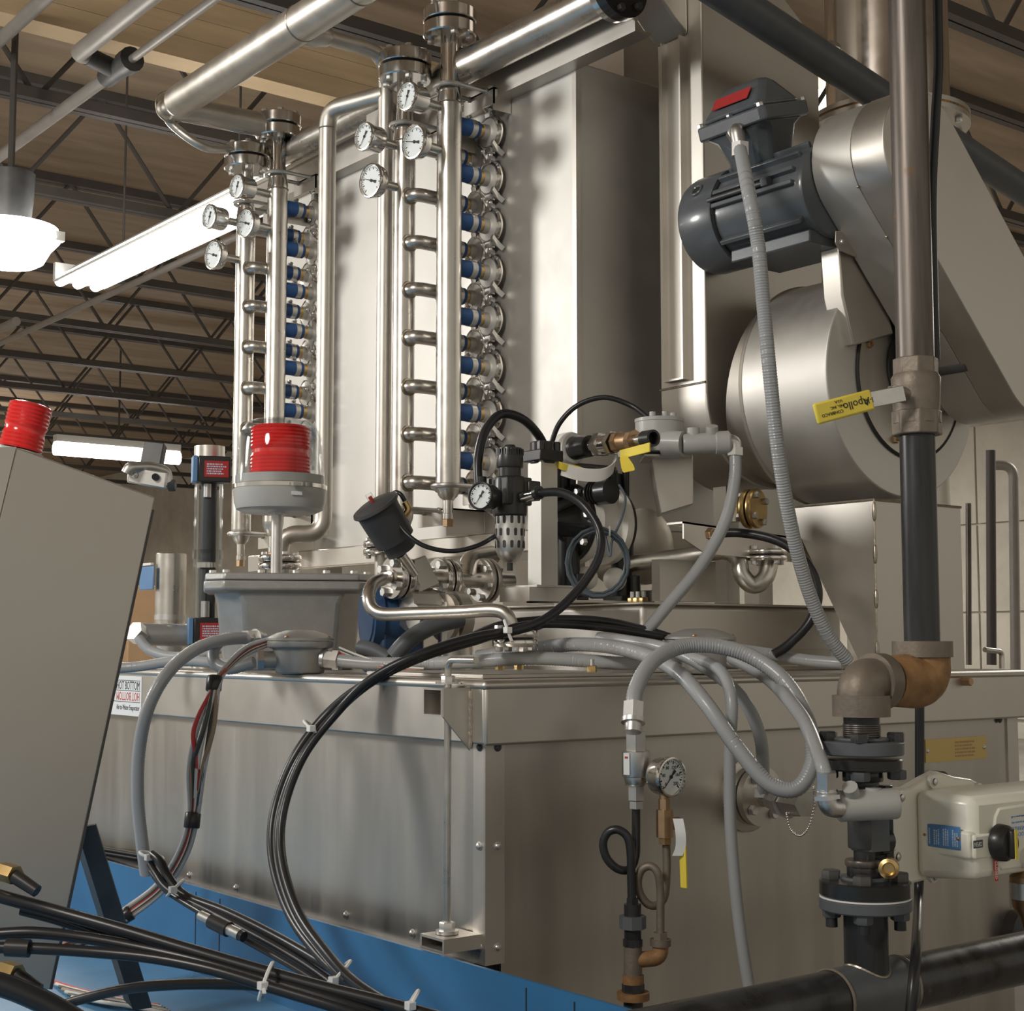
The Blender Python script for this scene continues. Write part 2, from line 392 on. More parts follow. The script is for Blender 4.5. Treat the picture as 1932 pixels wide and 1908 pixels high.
# sprinkler and service pipes along the room (parallel to Y)
def ceilpipe(label, a, b, z, r, mat='sprinkler', cat='pipe'):
    p = PZ(a[0], a[1], z); q = PZ(b[0], b[1], z); q = V((p.x, q.y, z))
    return solo('sprinkler_pipe', label, cat, MB().cyl(p, q, r, n=14), mat, 'pipes below the roof'), p, q
zp = ZB-.12
_, p, q = ceilpipe('long grey sprinkler pipe slanting from left edge to the timber beam', (-60, 338), (218, 132), zp, .026)
t = thing('pipe_tee', 'dark cast pipe tee on the sprinkler pipe below the timber beam', 'fitting', tuple(q))
part(t, 'body', MB().cyl(q+V((0, .10, 0)), q-V((0, .09, 0)), .042, n=14), 'angle_steel')
part(t, 'outlet', MB().cyl(q, q+V((-.13, -.02, .02)), .038, n=14), 'angle_steel')
part(t, 'coupling', MB().cyl(q-V((0, .09, 0)), q-V((0, .15, 0)), .050, n=14), 'angle_steel')
solo('sprinkler_pipe', 'thin grey pipe running from the tee towards the timber beam', 'pipe', MB().cyl(q-V((0, .15, 0)), q-V((0, 2.6, 0)), .017, n=12), 'sprinkler', 'pipes below the roof')
e = q+V((-.17, -.02, .02))
solo('sprinkler_pipe', 'short thick pipe with elbow leaving the tee upward', 'pipe', MB().tube(rnd([e+V((.06, 0, 0)), e, e-V((0, 2.6, 0))], .06), .034, 14), 'sprinkler', 'pipes below the roof')
ceilpipe('grey pipe in the top left corner of the photograph', (-60, 128), (260, -150), zp+.2, .03)
ceilpipe('pale conduit below the joists, under the long lamp', (-60, 675), (430, 430), zp-.2, .02)
ceilpipe('pale conduit at left below the bowl lamp', (-100, 668), (60, 610), zp-.3, .028)
# long fluorescent fixture, parallel to Y
zl = CAM.z + 1.95
p = PZ(150, 538, zl); q = PZ(568, 352, zl); q = V((p.x, q.y, zl))
t = thing('fluorescent_lamp', 'long white glowing fluorescent fixture slanting behind the rear columns', 'lamp', tuple((p+q)/2))
part(t, 'reflector', MB().prism([(-.15, .0), (-.05, .09), (.05, .09), (.15, .0), (.14, -.004), (.045, .08), (-.045, .08), (-.14, -.004)], p, X, Z, q-p), 'lamp_white')
for s in (-.1, .0, .1):
    part(t, 'tube', MB().cyl(p+V((s, .03, .012)), q+V((s, -.03, .012)), .03, n=12), 'lamp_tube')
part(t, 'end_cap', MB().box(p+V((-.15, -.03, 0)), p+V((.15, 0, .1))), 'lamp_white')
for f in (.25, .8):
    c = p.lerp(q, f); part(t, 'hanger', MB().cyl(c+V((0, 0, .08)), V((c.x, c.y, ZC)), .006, n=6), 'joist_paint')
p = PZ(103, 846, zl); q = PZ(332, 866, zl); q = V((q.x, p.y, zl))
t = thing('fluorescent_lamp', 'distant level glowing fluorescent tube fixture above the steel panel', 'lamp', tuple((p+q)/2))
part(t, 'housing', MB().box(p+V((0, -.05, .07)), q+V((0, .05, .14))), 'lamp_white')
part(t, 'tube', MB().cyl(p, q, .07, n=12), 'lamp_tube')
part(t, 'hanger', MB().cyl((p+q)/2+V((0, 0, .1)), V(((p.x+q.x)/2, p.y, ZC)), .01, n=6), 'joist_paint')
# bowl lamp at the left edge
c = Q(18, 418, 6.2); k = 6.2/2858
t = thing('bowl_lamp', 'white glowing bowl lamp hanging at the left edge', 'lamp', tuple(c))
part(t, 'bowl', MB().lathe([(0, -88*k), (52*k, -86*k), (66*k, -78*k), (80*k, -52*k), (96*k, -34*k), (92*k, -12*k), (40*k, 0), (0, 0)], c, Z, 28), 'lamp_glass')
part(t, 'ballast_housing', MB().lathe([(40*k, 0), (44*k, 40*k), (46*k, 95*k), (20*k, 100*k)], c, Z, 20), 'angle_steel')
part(t, 'clip', MB().box(c+V((0, 0, -30*k))+RT*(.20)-V((.02, .02, .02)), c+V((0, 0, -30*k))+RT*.21+V((.02, .02, .02))), 'lamp_white')
part(t, 'hanger', MB().cyl(c+Z*100*k, V((c.x, c.y, ZC)), .015, n=8), 'joist_paint')
for nm, pt in (('bowl_light', c-Z*(100*k)), ):
    l = bpy.data.lights.new(nm, 'POINT'); l.energy = 60; l.shadow_soft_size = .15; l.color = (1, .97, .9)
    o = bpy.data.objects.new(nm, l); COL.objects.link(o); o.location = pt
# conduits on the right wall
t = solo('wall_conduit', 'grey conduit bent along the concrete wall at the right edge', 'conduit', MB().tube(rnd([Q(1862, 878, 6.6), Q(1912, 878, 6.6), Q(1917, 1330, 6.6)], .12), .022, 10), 'sprinkler')
t = solo('wall_conduit', 'dark straight conduit down the concrete wall right of the fan', 'conduit', MB().cyl(Q(1869, 850, 6.2), Q(1871, 1255, 6.2), .02, n=10), 'joist_paint')
t = solo('wall_conduit', 'thin rusty conduit on the concrete wall close to the fan duct', 'conduit', MB().cyl(Q(1827, 950, 6.4), Q(1828, 1255, 6.4), .012, n=10), 'iron_rust')
# ================================================================ tank
ZT = 1.0; TX, TY = 1.42, 2.35; RZ = zat(1136, .606, .289)
zlb = zat(1403, 0, 0); ztb = zat(1822, 0, 0)
T = thing('tank', 'low rectangular brushed stainless tank with overhanging lid', 'tank', (TX/2, TY/2, ztb))
part(T, 'body', MB().box((.006, .006, ztb), (TX-.006, TY, ZT-.03)), 'sheet_tank')
part(T, 'side_panel', MB().box((0, .03, ztb+.0), (.005, TY, zlb)), 'sheet_tank', label='long brushed side panel facing left')
part(T, 'side_panel', MB().box((.03, 0, DECK-.15), (TX-.03, .006, zlb)), 'sheet_tank', label='dim end panel facing right')
part(T, 'lower_body', MB().box((.03, .008, DECK-.15), (TX-.02, TY, ztb)), 'sheet_tank')
part(T, 'corner_post', MB().prism([(-.004, -.004), (.034, -.004), (.034, .0), (.0, .0), (.0, .028), (-.004, .028)], (0, 0, ztb), X, Y, Z*(zlb-ztb)), 'sheet')
part(T, 'corner_post', MB().prism([(-.034, -.004), (.004, -.004), (.004, .03), (.0, .03), (.0, .0), (-.034, .0)], (TX, 0, ztb-.1), X, Y, Z*(zlb-ztb+.1)), 'sheet')
part(T, 'rim', MB().box((-.022, -.022, zlb), (-.016, TY, ZT-.004)), 'sheet', bevel=.004, label='left lid rim')
part(T, 'rim', MB().box((-.020, -.026, zlb-.002), (TX+.05, -.018, ZT-.004)), 'sheet', bevel=.004, label='right lid rim')
part(T, 'lid', MB().box((-.024, -.028, ZT-.016), (TX+.052, TY, ZT)), 'sheet', bevel=.007)
part(T, 'rim', MB().box((TX+.044, -.02, zlb), (TX+.05, TY, ZT-.004)), 'sheet')
for px, py in ((209, 1613), (357, 1652), (445, 1676), (653, 1727), (778, 1762)): screw(T, PX(px, py, 0), -X, .0062)
for py in (1597, 1788): screw(T, PX(904, py, -.004), -X, .0058)
for px, py in ((939, 1410), (939, 1597), (939, 1788)): screw(T, PY(px, py, -.004), -Y, .0058, 'zinc' if py > 1500 else 'angle_steel')
screw(T, PX(905, 1410, -.004), -X, .0055, 'angle_steel'); screw(T, PY(1886, 1358, -.004), -Y, .006, 'angle_steel')
bolt(T, PY(1817, 1286, -.026), -Y, .009, .02, 'bronze')
# lid clamp brackets and tie rod
def clamp():
    t = thing('tie_rod', 'bent steel tie rod clamping the lid at the tank corner', 'rod', tuple(PX(850, 1780, -.045)))
    x = -.045; a = PX(850, 1762, x); top = PX(839, 1243, x); y = (a.y+top.y)/2
    zt = ZT + .032; zl = a.z
    part(t, 'rod', MB().tube(rnd([(x, y, zl), (x, y, zt), (x-.0, y-.075, zt)], .016), .0058, 10), 'pipe_steel')
    bolt(t, (x, y, zl+.004), Z, .0125, .013, 'zinc', 'nut'); bolt(t, (x, y, ZT-.003), Z, .011, .01, 'zinc', 'nut')
    part(t, 'washer', MB().cyl((x, y, zl-.001), (x, y, zl+.004), .018), 'zinc'); part(t, 'washer', MB().cyl((x, y, ZT-.006), (x, y, ZT-.003), .02), 'zinc')
    b = thing('clamp_bracket', 'welded square steel bracket with gusset at the lid corner', 'bracket', (-.05, y, ZT-.05))
    z0 = ZT-.012; s = .046; yy = y
    def c_chan(b, nm, z1, z2, ya, yb, x0, x1, w=.003, mat='sheet'):
        part(b, nm, MB().box((x0, ya, z2-w), (x1, yb, z2)).box((x0, ya, z1), (x1, ya+w, z2-w)).box((x0, yb-w, z1), (x1, yb, z2-w)).box((x0, ya+w, z1), (x1, yb-w, z1+w)), mat)
    c_chan(b, 'square_tube', z0-.044, z0, y-.026, y+.026, -.075, -.0225)
    part(b, 'gusset', MB().prism([(0, 0), (-.052, 0), (-.052, -.044), (0, -.098)], (-.0225, y-.029, z0), X, Z, (0, .003, 0)), 'sheet')
    part(b, 'weld_bead', MB().tube([(-.0225, y-.03, z0-.005-i*.009) for i in range(11)], [.003, .0045]*5+[.003], 8), 'weld')
    b2 = thing('clamp_bracket', 'small open steel channel holding the tie rod foot', 'bracket', (-.04, y, zl-.02))
    c_chan(b2, 'channel', zl-.024, zl-.002, y-.034, y+.03, -.075, -.004, .004)
clamp()
# far handle rod on the lid at the right end
t = solo('lid_handle', 'bent steel rod end standing on the far right lid corner', 'rod', MB().tube(rnd([PY(1890, 1262, .12), PY(1890, 1230, .12), PY(1858, 1226, .12)], .012), .006, 10), 'pipe_steel')
# name plate
t = thing('brass_nameplate', 'engraved brass plate screwed to the tank end panel', 'sign', tuple(PY(1800, 1438, -.002)))
a, b = PY(1745, 1396, -.0015), PY(1861, 1440, -.0015); a2 = PY(1745, 1440, -.0015); b2 = PY(1861, 1386, -.0015)
NP = part(t, 'plate', MB().box((a.x, -.003, a2.z), (b.x, .0, a.z)), 'gold_plate')
for x in (a.x+.006, b.x-.008): screw(t, (x, -.003, (a.z+a2.z)/2), -Y, .004)
lines(NP, look(((a.x+b.x)/2+.03, -.0031, (a.z+a2.z)/2), -Y), .07, .035, 5, 'bronze', seed=4)
# sticker on the left rim
t = thing('warning_sticker', 'white sticker with black and red BOTTOM lettering on the lid rim', 'sticker', tuple(PX(230, 1350, -.0225)))
a = PX(268, 1277, -.0225); b = PX(150, 1350, -.0225); c = PX(268, 1353, -.0225)
SB = part(t, 'backing', MB().box((-.0235, a.y, c.z+.0), (-.022, b.y, a.z)), 'paper')
h = a.z - c.z; yy = a.y
def stk(s, size, z, mat, rot=False, back=.0):
    m = look((-.0237, yy + .008 + back, z), -X)
    if rot: m = m @ MX.Rotation(math.pi, 4, 'Z')
    text(SB, s, size, m, mat, align='LEFT' if rot else 'RIGHT', sx=.72)
stk('HOT BOTTOM', h*.30, a.z-h*.25, 'ink_black'); stk('HOT BOTTOM', h*.30, a.z-h*.5, 'ink_red', True); stk('Air-to-Water Evaporator', h*.19, a.z-h*.8, 'ink_black')
part(SB, 'rule', MB().box((-.0238, yy+.006, a.z-h*.66), (-.0234, b.y, a.z-h*.645)).box((-.0238, yy+.006, a.z-h*.12), (-.0234, b.y, a.z-h*.105)).box((-.0238, yy+.006, a.z-h*.375), (-.0234, b.y, a.z-h*.36)), 'ink_black')
# blue skid: curb and deck
D = thing('skid_deck', 'scuffed blue painted steel skid deck under the cables', 'deck', (-1.2, .6, DECK-.16))
part(D, 'deck_plate', MB().box((-2.6, -1.2, DECK-.05), (-.0885, 3.0, DECK)), 'blue_deck')
part(D, 'edge_beam', MB().box((-2.6, -1.18, DECK-.16), (-.0885, -1.1, DECK-.05)), 'blue_paint')
cz = PX(640, 1750, -.088).z; cy0 = PX(1225, 1896, -.088).y
B = thing('skid_curb', 'blue steel curb beam with rust chips along the tank foot', 'beam', (-.085, 1, DECK))
part(B, 'web', MB().box((-.088, cy0, DECK-.16), (-.082, 3.0, cz)), 'blue_paint')
part(B, 'bottom_flange', MB().box((-.082, cy0, DECK-.16), (-.03, 3.0, DECK-.15)), 'blue_paint')
for px, py in ((370, 1690), (415, 1705), (993, 1860), (1084, 1880)):
    y = PX(px, py, -.088).y; part(B, 'seam', MB().box((-.0888, y-.0012, DECK), (-.0878, y+.0012, cz-.01)), 'dark_void')
part(T, 'skid_foot', MB().box((-.02, .02, ztb-.03), (TX-.05, TY, ztb)), 'angle_steel')
# ================================================================ tower (heat exchanger housing)
XT, YT, YE = .70, .60, 1.93
ztop = zat(114, XT, YT); zfb = zat(1012, XT, .95); zbb = zat(1052, XT, .95)
t = TW = thing('exchanger_tower', 'tall brushed stainless box tower carrying hoses on its left face', 'tower', (1.1, 1.25, ZT))
part(t, 'housing', MB().box((XT, YT, zfb), (1.45, YE, ztop)), 'sheet_bright', bevel=.006)
part(t, 'corner_strip', MB().box((XT-.0015, YT-.0015, zfb), (XT+.012, YT+.012, ztop)), 'sheet')
part(t, 'base_channel', MB().box((XT-.05, .535, zbb), (XT-.004, YE+.1, zfb)), 'sheet', bevel=.004)
part(t, 'base_channel', MB().box((XT-.003, .54, zbb+.001), (1.3, .59, zfb-.001)), 'sheet', bevel=.004)
for y in (.70, 1.75):
    for x in (.76, 1.38): part(t, 'leg', MB().box((x-.025, y-.025, RZ if (x < 1 and y < 1) else ZT), (x+.025, y+.025, zfb)), 'sheet')
rl = [PX(865, 215, .655), PX(865, 154, .655)]
zr0, zr1 = rl[0].z, rl[1].z
part(t, 'top_rail', MB().prism([(0, zr0), (.045, zr0), (.045, zr0+.006), (.008, zr0+.006), (.008, zr1-.006), (.03, zr1-.006), (.03, zr1), (-.006, zr1), (-.006, zr1-.012), (0, zr1-.012)], (.655, PX(1198, 58, .655).y, 0), X, Z, (0, 2.1-PX(1198, 58, .655).y, 0)), 'sheet')
part(t, 'upper_plenum', MB().box((.9, .66, ztop), (1.45, .80, ztop+.7)), 'sheet')
part(t, 'cap_plate', MB().box((XT-.03, YT+.06, ztop), (.9, YE, ztop+.02)), 'sheet')
# rows of hose connections ---------------------------------------------------------
def triclamp(label, p, group, r=.040):
    """sanitary clamp on a face whose normal is -X, p on the face"""
    m = MX.Translation(p)
    t = thing('pipe_clamp', label, 'clamp', group=group, m4=m)
    def mk():
        return None
    parts = (('ferrule_disc', 'sheet_bright', lambda: MB().lathe([(.018, -.046), (.019, -.03), (r*.85, -.026), (r*.85, -.012), (.022, -.008), (.022, 0)], (0, 0, 0), X, 24)),
             ('clamp_band', 'polished', lambda: MB().ring((-.018, 0, 0), X, r*.95, .0075, 28, 8)),
             ('hinge', 'zinc', lambda: MB().box((-.027, -.009, r*.95), (-.011, .009, r*1.3)).cyl((-.019, -.014, r*1.22), (-.019, .014, r*1.22), .006, n=8)),
             ('bolt', 'zinc', lambda: MB().cyl((-.019, -.02, -r*1.12), (-.019, .022, -r*1.12), .0045, n=8).box((-.026, -.011, -r*1.3), (-.012, .011, -r*.95))),
             ('wing_nut', 'zinc', lambda: MB().cyl((-.019, -.02, -r*1.12), (-.019, -.031, -r*1.12), .007, n=8).bar((-.019, -.027, -r*1.12), (-.038, -.034, -r*1.12+.012), .006, .012).bar((-.019, -.027, -r*1.12), (-.005, -.034, -r*1.12-.014), .006, .012)))
    for nm, mat, fn in parts: inst(t, nm, shared('tri_'+nm, fn, mat), MX.Identity(4))
    for s in (-1, 1):
        inst(t, 'wing', shared('wing', lambda: MB().bar((0, 0, 0), (-.014, -.012, .014), .004, .011).ball((-.014, -.012, .014), .006, n=8, m=5), 'zinc'), MX.Translation((-.022, -.006*s, r*1.22)) @ MX.Rotation(.8*s, 4, 'X'))
    return t
def hose(label, x0, x1, y, z, group, both=True):
    """blue hose from x0 to x1 along X with worm clamps and brass tail; local origin at x0"""
    L = x1 - x0; r = .0205
    t = thing('coolant_hose', label, 'hose', group=group, m4=MX.Translation((x0, y, z)))
    k = '%.3f' % L
    hl = L-.014
    inst(t, 'sleeve', shared('slv'+k, lambda: MB().lathe([(r*.8, 0), (r, .001), (r, hl-.001), (r*.8, hl)], (0, 0, 0), X, 20), 'blue_hose'), MX.Identity(4))
    band = lambda: MB().lathe([(r*1.0, -.0075), (r*1.06, -.0075), (r*1.06, .0075), (r*1.0, .0075)], (0, 0, 0), X, 20).box((-.006, -.007, r), (.006, .007, r+.011)).cyl((-.0, -.013, r+.007), (0, .013, r+.007), .0045, n=8)
    for xx, rot in (((.016, .3), (hl-.018, -.5)) if both else ((hl-.018, -.5),)):
        inst(t, 'band_clamp', shared('band', band, 'zinc'), MX.Translation((xx, 0, 0)) @ MX.Rotation(rot, 4, 'X'))
    inst(t, 'hose_tail', shared('tail', lambda: MB().lathe([(.0165, 0), (.0165, .016), (.0145, .017)], (0, 0, 0), X, 18), 'brass'), MX.Translation((hl, 0, 0)))
    if both: inst(t, 'seal_ring', shared('sring', lambda: MB().lathe([(r*.8, -.003), (r*1.01, -.002), (r*1.01, .001), (r*.8, .002)], (0, 0, 0), X, 18), 'red_ring'), MX.Identity(4))
    return t
def gauge(label, c, face, up, r, deep, needle, stem, group, mat='polished', numerals=True, dialmat='dial_white', stem_mat='zinc'):
    m = look(c, face, up); t = thing('dial_gauge', label, 'gauge', group=group, m4=m)
    part(t, 'case', MB().lathe([(r*.2, -deep), (r*.88, -deep), (r*.92, -deep+.004), (r*.92, -.004), (r*1.0, -.003), (r*1.02, .002), (r*.98, .006), (r*.9, .0065), (r*.88, .001), (0, .0005)], (0, 0, 0), Z, 36), mat)
    d = part(t, 'dial', MB().lathe([(r*.86, .0008), (r*.86, .0014), (0, .0015)], (0, 0, 0), Z, 32), dialmat)
    b = MB()
    for k in range(28):
        a = math.radians(225 - 270*k/27); q = r*(.64 if k % 3 == 0 else .72); w = .0007 if k % 3 else .0012
        u = V((math.cos(a), math.sin(a), 0)); s = V((-u.y, u.x, 0))*w
        b.add([u*q - s + Z*.0019, u*q + s + Z*.0019, u*r*.80 + s + Z*.0019, u*r*.80 - s + Z*.0019], [(0, 1, 2, 3)])
    part(d, 'scale', b, 'ink_black')
    if numerals:
        for k, s in enumerate(('0', '40', '80', '120', '160', '200')):
            a = math.radians(225 - 270*k/5); text(d, s, r*.24, MX.Translation((math.cos(a)*r*.5, math.sin(a)*r*.5, .0018)), 'ink_black', 'numeral')
    a = math.radians(needle); u = V((math.cos(a), math.sin(a), 0)); s = V((-u.y, u.x, 0))
    part(d, 'needle', MB().prism([(-.42*r, -.09*r), (-.42*r, .09*r), (-.1*r, .035*r), (.72*r, .008*r), (.72*r, -.008*r), (-.1*r, -.035*r)], Z*.003, u, s, Z*.0006).cyl(Z*.002, Z*.0042, r*.09, n=12), 'ink_black')
    if stem == 'back':
        return t
    part(t, 'stem', MB().cyl((0, -r*.85, -deep*.5), (0, -r-.004, -deep*.5), .008, n=12).cyl((0, -r-.004, -deep*.5), (0, -r-.02, -deep*.5), .0095, n=6), stem_mat)
    return t
def column(label, x, y, ytop, ybot, rp, neck, ub, lab_dir, name='manifold_column', elbows=(), fr=.063, cap=True):
    """vertical header with a reducer neck and flange pair on top; pixel heights are converted at (x, y)"""
    z = lambda p: zat(p, x, y)
    t = thing(name, label, 'pipe', (x, y, z(ybot)))
    zf, zn = z(ytop), z(neck); zb = z(ybot)
    part(t, 'pipe', MB().cyl((x, y, zb), (x, y, zn-.04), rp, n=32), 'pipe_steel')
    part(t, 'neck', MB().lathe([(rp, 0), (rp*.99, .012), (rp*.78, .05), (rp*.72, .075), (rp*.72, zf-zn-.02+.04), (rp*.95, zf-zn+.01)], (x, y, zn-.04), Z, 32), 'polished')
    part(t, 'weld_ring', MB().ring((x, y, zn-.04), Z, rp, .0022, 32, 6), 'weld')
    fl(t, (x, y, zf), Z, fr, .030, .006, 6, .0085)
    for yy in elbows:
        ze = z(yy); P = rnd([(x, y, ze), (x, y-.048, ze), (x+.075, y-.048, ze)], .03, 8)
        e = part(t, 'elbow', MB().tube(P, .0165, 16), 'pipe_steel')
        o = part(e, 'weld_ring', MB().ring((x-.0, y-rp*.92, ze), Y, .0185, .0035, 20, 6), 'weld')
    if cap:
        part(t, 'bottom_cap', MB().lathe([(rp, 0), (rp*.97, -.012), (rp*.75, -.03), (rp*.42, -.04), (rp*.40, -.07), (rp*.46, -.071), (rp*.46, -.083), (.0, -.083)], (x, y, zb), Z, 28), 'pipe_steel')
        part(t, 'drain_plug', MB().cyl((x, y, zb-.083), (x, y, zb-.10), rp*.42, n=6), 'bronze')
    for k, yy in enumerate(ub):
        zu = z(yy)
        part(t, 'u_bolt', MB().tube([(x+.095, y-rp-.006, zu), (x, y-rp-.006, zu)] + [(x - math.sin(a)*(rp+.006), y - math.cos(a)*(rp+.006), zu) for a in [math.pi*i/10 for i in range(1, 10)]] + [(x, y+rp+.006, zu), (x+.095, y+rp+.006, zu)], .0055, 8), 'zinc')
        part(t, 'cross_bracket', MB().box((x+.085, y-.06, zu-.035), (x+.089, y+.06, zu+.005)).box((x+.085, y-.06, zu+.001), (XT-.002, y+.06, zu+.005)).box((x+.085, y-.06, zu-.06 if k else zu-.05), (XT-.002, y-.057, zu+.005)), 'sheet')
        for s in (-1, 1): bolt(t, (x+.085, y+s*(rp+.006), zu), -X, .008, .007, 'zinc', 'nut')
    return t
F1 = (.5616, .897); F2 = (.504, 1.0); L1 = (.5616, 1.72); L2 = (.504, 1.795)
f1r = (245, 333, 423, 511, 601, 692, 781, 871); f2e = (287, 375, 463, 551, 641, 733, 822, 913)
l1r = (398, 474, 551, 626, 697, 777, 850); l2e = (440, 510, 582, 658, 735, 812)
column('nearest tall polished manifold column, in front of the blue hoses', *F1, 46, 912, .0295, 166, (166, 918), 'front')
column('tall manifold column with elbows, left of the nearest column', *F2, 128, 968, .0265, 238, (238, 962), 'front', elbows=f2e)
column('nearer of the two rear manifold columns, behind the clear beacon', *L1, 241, 985, .0285, 332, (330, 968), 'rear')
column('leftmost rear manifold column with small elbows', *L2, 300, 1000, .0265, 388, (385, 1008), 'rear', elbows=l2e)
for i, py in enumerate(f1r):
    z = zat(py, .64, F1[1]); x0 = F1[0]
    hose('blue hose beside the nearest column, ' + ordn(i), x0, XT-.043, F1[1], z, 'blue hoses at the nearest column', False)
    triclamp('steel wing nut clamp beside the nearest column, ' + ordn(i), V((XT, F1[1], z)), 'wing nut clamps of the front row')
for i, py in enumerate(f2e):
    z = zat(py, *F2); yy = F2[1]-.048
    hose('blue hose passing behind the nearest column, ' + ordn(i), F2[0]+.07, XT-.043, yy, z, 'blue hoses behind the nearest column')
    triclamp('steel wing nut clamp half hidden by the nearest column, ' + ordn(i), V((XT, yy, z)), 'wing nut clamps of the second row')
for i, py in enumerate(l1r):
    z = zat(py, .64, L1[1])
    hose('distant blue hose right of the rear columns, ' + ordn(i), L1[0], XT-.043, L1[1], z, 'blue hoses at the rear columns', False)
    triclamp('distant wing nut clamp right of the rear columns, ' + ordn(i), V((XT, L1[1], z)), 'wing nut clamps at the rear columns')
for i, py in enumerate(l2e):
    z = zat(py, *L2); yy = L2[1]-.048
    hose('distant blue hose behind the nearer rear column, ' + ordn(i), L2[0]+.07, XT-.043, yy, z, 'blue hoses behind the rear column')
    triclamp('distant wing nut clamp behind the nearer rear column, ' + ordn(i), V((XT, yy, z)), 'wing nut clamps behind the rear column')
def cgauge(label, col, px, py, deep, needle, rp, r=.034):
    x, y = col; p = PY(px, py, y-.01); z = p.z
    t = gauge(label, V((p.x, p.y, z)), V((-1, -.12, 0)), Z, r, deep, needle, 'back', 'dial gauges on the columns', numerals=False)
    L = math.hypot(x-p.x, y-p.y) - deep
    part(t, 'stem', MB().cyl(V((0, 0, -deep)), V((0, 0, -deep-.012)), .0085, n=6).cyl(V((0, 0, -deep-.012)), V((0, 0, -max(L+deep-.0, deep+.02)+.004)), .0105, n=14), 'pipe_steel')
cgauge('deep cased gauge at the top of the nearest column', F1, 770, 182, .042, 250, .0295, .034)
cgauge('flat thermometer dial below the top gauge of the nearest column', F1, 783, 268, .02, 165, .0295, .041)
cgauge('deep cased gauge at the top of the second front column', F2, 689, 258, .042, 235, .0265, .034)
cgauge('flat thermometer dial lower on the second front column', F2, 702, 341, .02, 160, .0265, .041)
cgauge('deep cased gauge at the top of the nearer rear column', L1, 449, 352, .042, 250, .0285, .034)
cgauge('flat thermometer dial on the nearer rear column', L1, 465, 421, .02, 160, .0285, .041)
cgauge('deep cased gauge at the top of the leftmost rear column', L2, 397, 409, .042, 250, .0265, .034)
cgauge('flat thermometer dial low on the leftmost rear column', L2, 404, 481, .02, 160, .0265, .041)
# plain riser pipes -----------------------------------------------------------------
P1 = (.45, 1.266); P2 = (.505, 1.085)
zt1 = zat(207, *P1)
t = thing('riser_pipe', 'plain dull riser pipe with bent top between the column pairs', 'pipe', (*P1, ZT))
zl1 = zat(1008, *P1)
part(t, 'pipe', MB().tube(rnd([(P2[0], P2[1], zt1+.0), (P1[0], P1[1], zt1), (P1[0], P1[1], zl1), (P1[0]-.09, P1[1]+.05, zl1), (P1[0]-.09, P1[1]+.05, ZT+.05)], .045, 8), .0215, 20), 'pipe_dull')
pf = (P1[0]-.09, P1[1]+.05, ZT+.10)
fl(t, (pf[0], pf[1], zat(1062, pf[0], pf[1])), Z, .052, .016, .004, 4, .007)
part(t, 'weld_ring', MB().ring((P1[0], P1[1], zt1-.05), Z, .0215, .002, 20, 6), 'weld')
# header pipe H1 above the columns, running parallel to Y
h1 = PX(338, 192, .25); ZH = h1.z
t = thing('header_pipe', 'large dull header pipe slanting across the top left', 'pipe', tuple(h1))
part(t, 'pipe', MB().cyl(h1, (.25, -.6, ZH), .043, n=32), 'pipe_dull')
part(t, 'end_reducer', MB().lathe([(.043, 0), (.030, .03), (.022, .035), (.022, .06), (.028, .062), (.028, .085), (.016, .092)], h1, Y, 24), 'pipe_dull')
zl_ = zat(222, *L1)
yb = L1[1]+.005
part(t, 'branch', MB().tube(rnd([(.25, yb+.02, ZH), (L1[0], L1[1], ZH-.0), (L1[0], L1[1], zl_)], .07, 8), [.036]*4+[.034]*(7+2-4+1) if False else .034, 20), 'pipe_dull')
zf1 = zat(30, *F1)
part(t, 'branch', MB().tube(rnd([(.25, F1[1]-.1, ZH+.03), (.33, F1[1]-.03, ZH+.13), (F1[0]-.02, F1[1], ZH+.10), (F1[0], F1[1], zf1)], .07, 8), .029, 20), 'pipe_dull')
part(t, 'branch', MB().tube(rnd([(.25, P2[1], ZH), (P2[0], P2[1], ZH), (P2[0], P2[1], ZT+.06)], .06, 8), .0185, 20), 'pipe_dull')
part(t, 'branch_reducer', MB().lathe([(.033, 0), (.033, .05), (.024, .09), (.0185, .095)], (.25, P2[1], ZH), X, 24), 'pipe_dull')
fl(t, (P2[0], P2[1], zat(1035, *P2)), Z, .045, .015, .004, 4, .007)
for y in (L1[1]+.03, 1.05, .8, .6): part(t, 'weld_ring', MB().ring((.25, y, ZH), Y, .043, .0022, 32, 6), 'weld')
e = h1+V((0, .07, 0))
cable('vent_tube', 'braided vent tube drooping from the header pipe end to a flange', [e, e+V((.02, .02, -.03)), e+V((.10, -.02, -.09)), V((L2[0]-.04, L2[1]-.0, zat(285, *L2)))], .012, 'pipe_dull', cat='tube', raw=True)
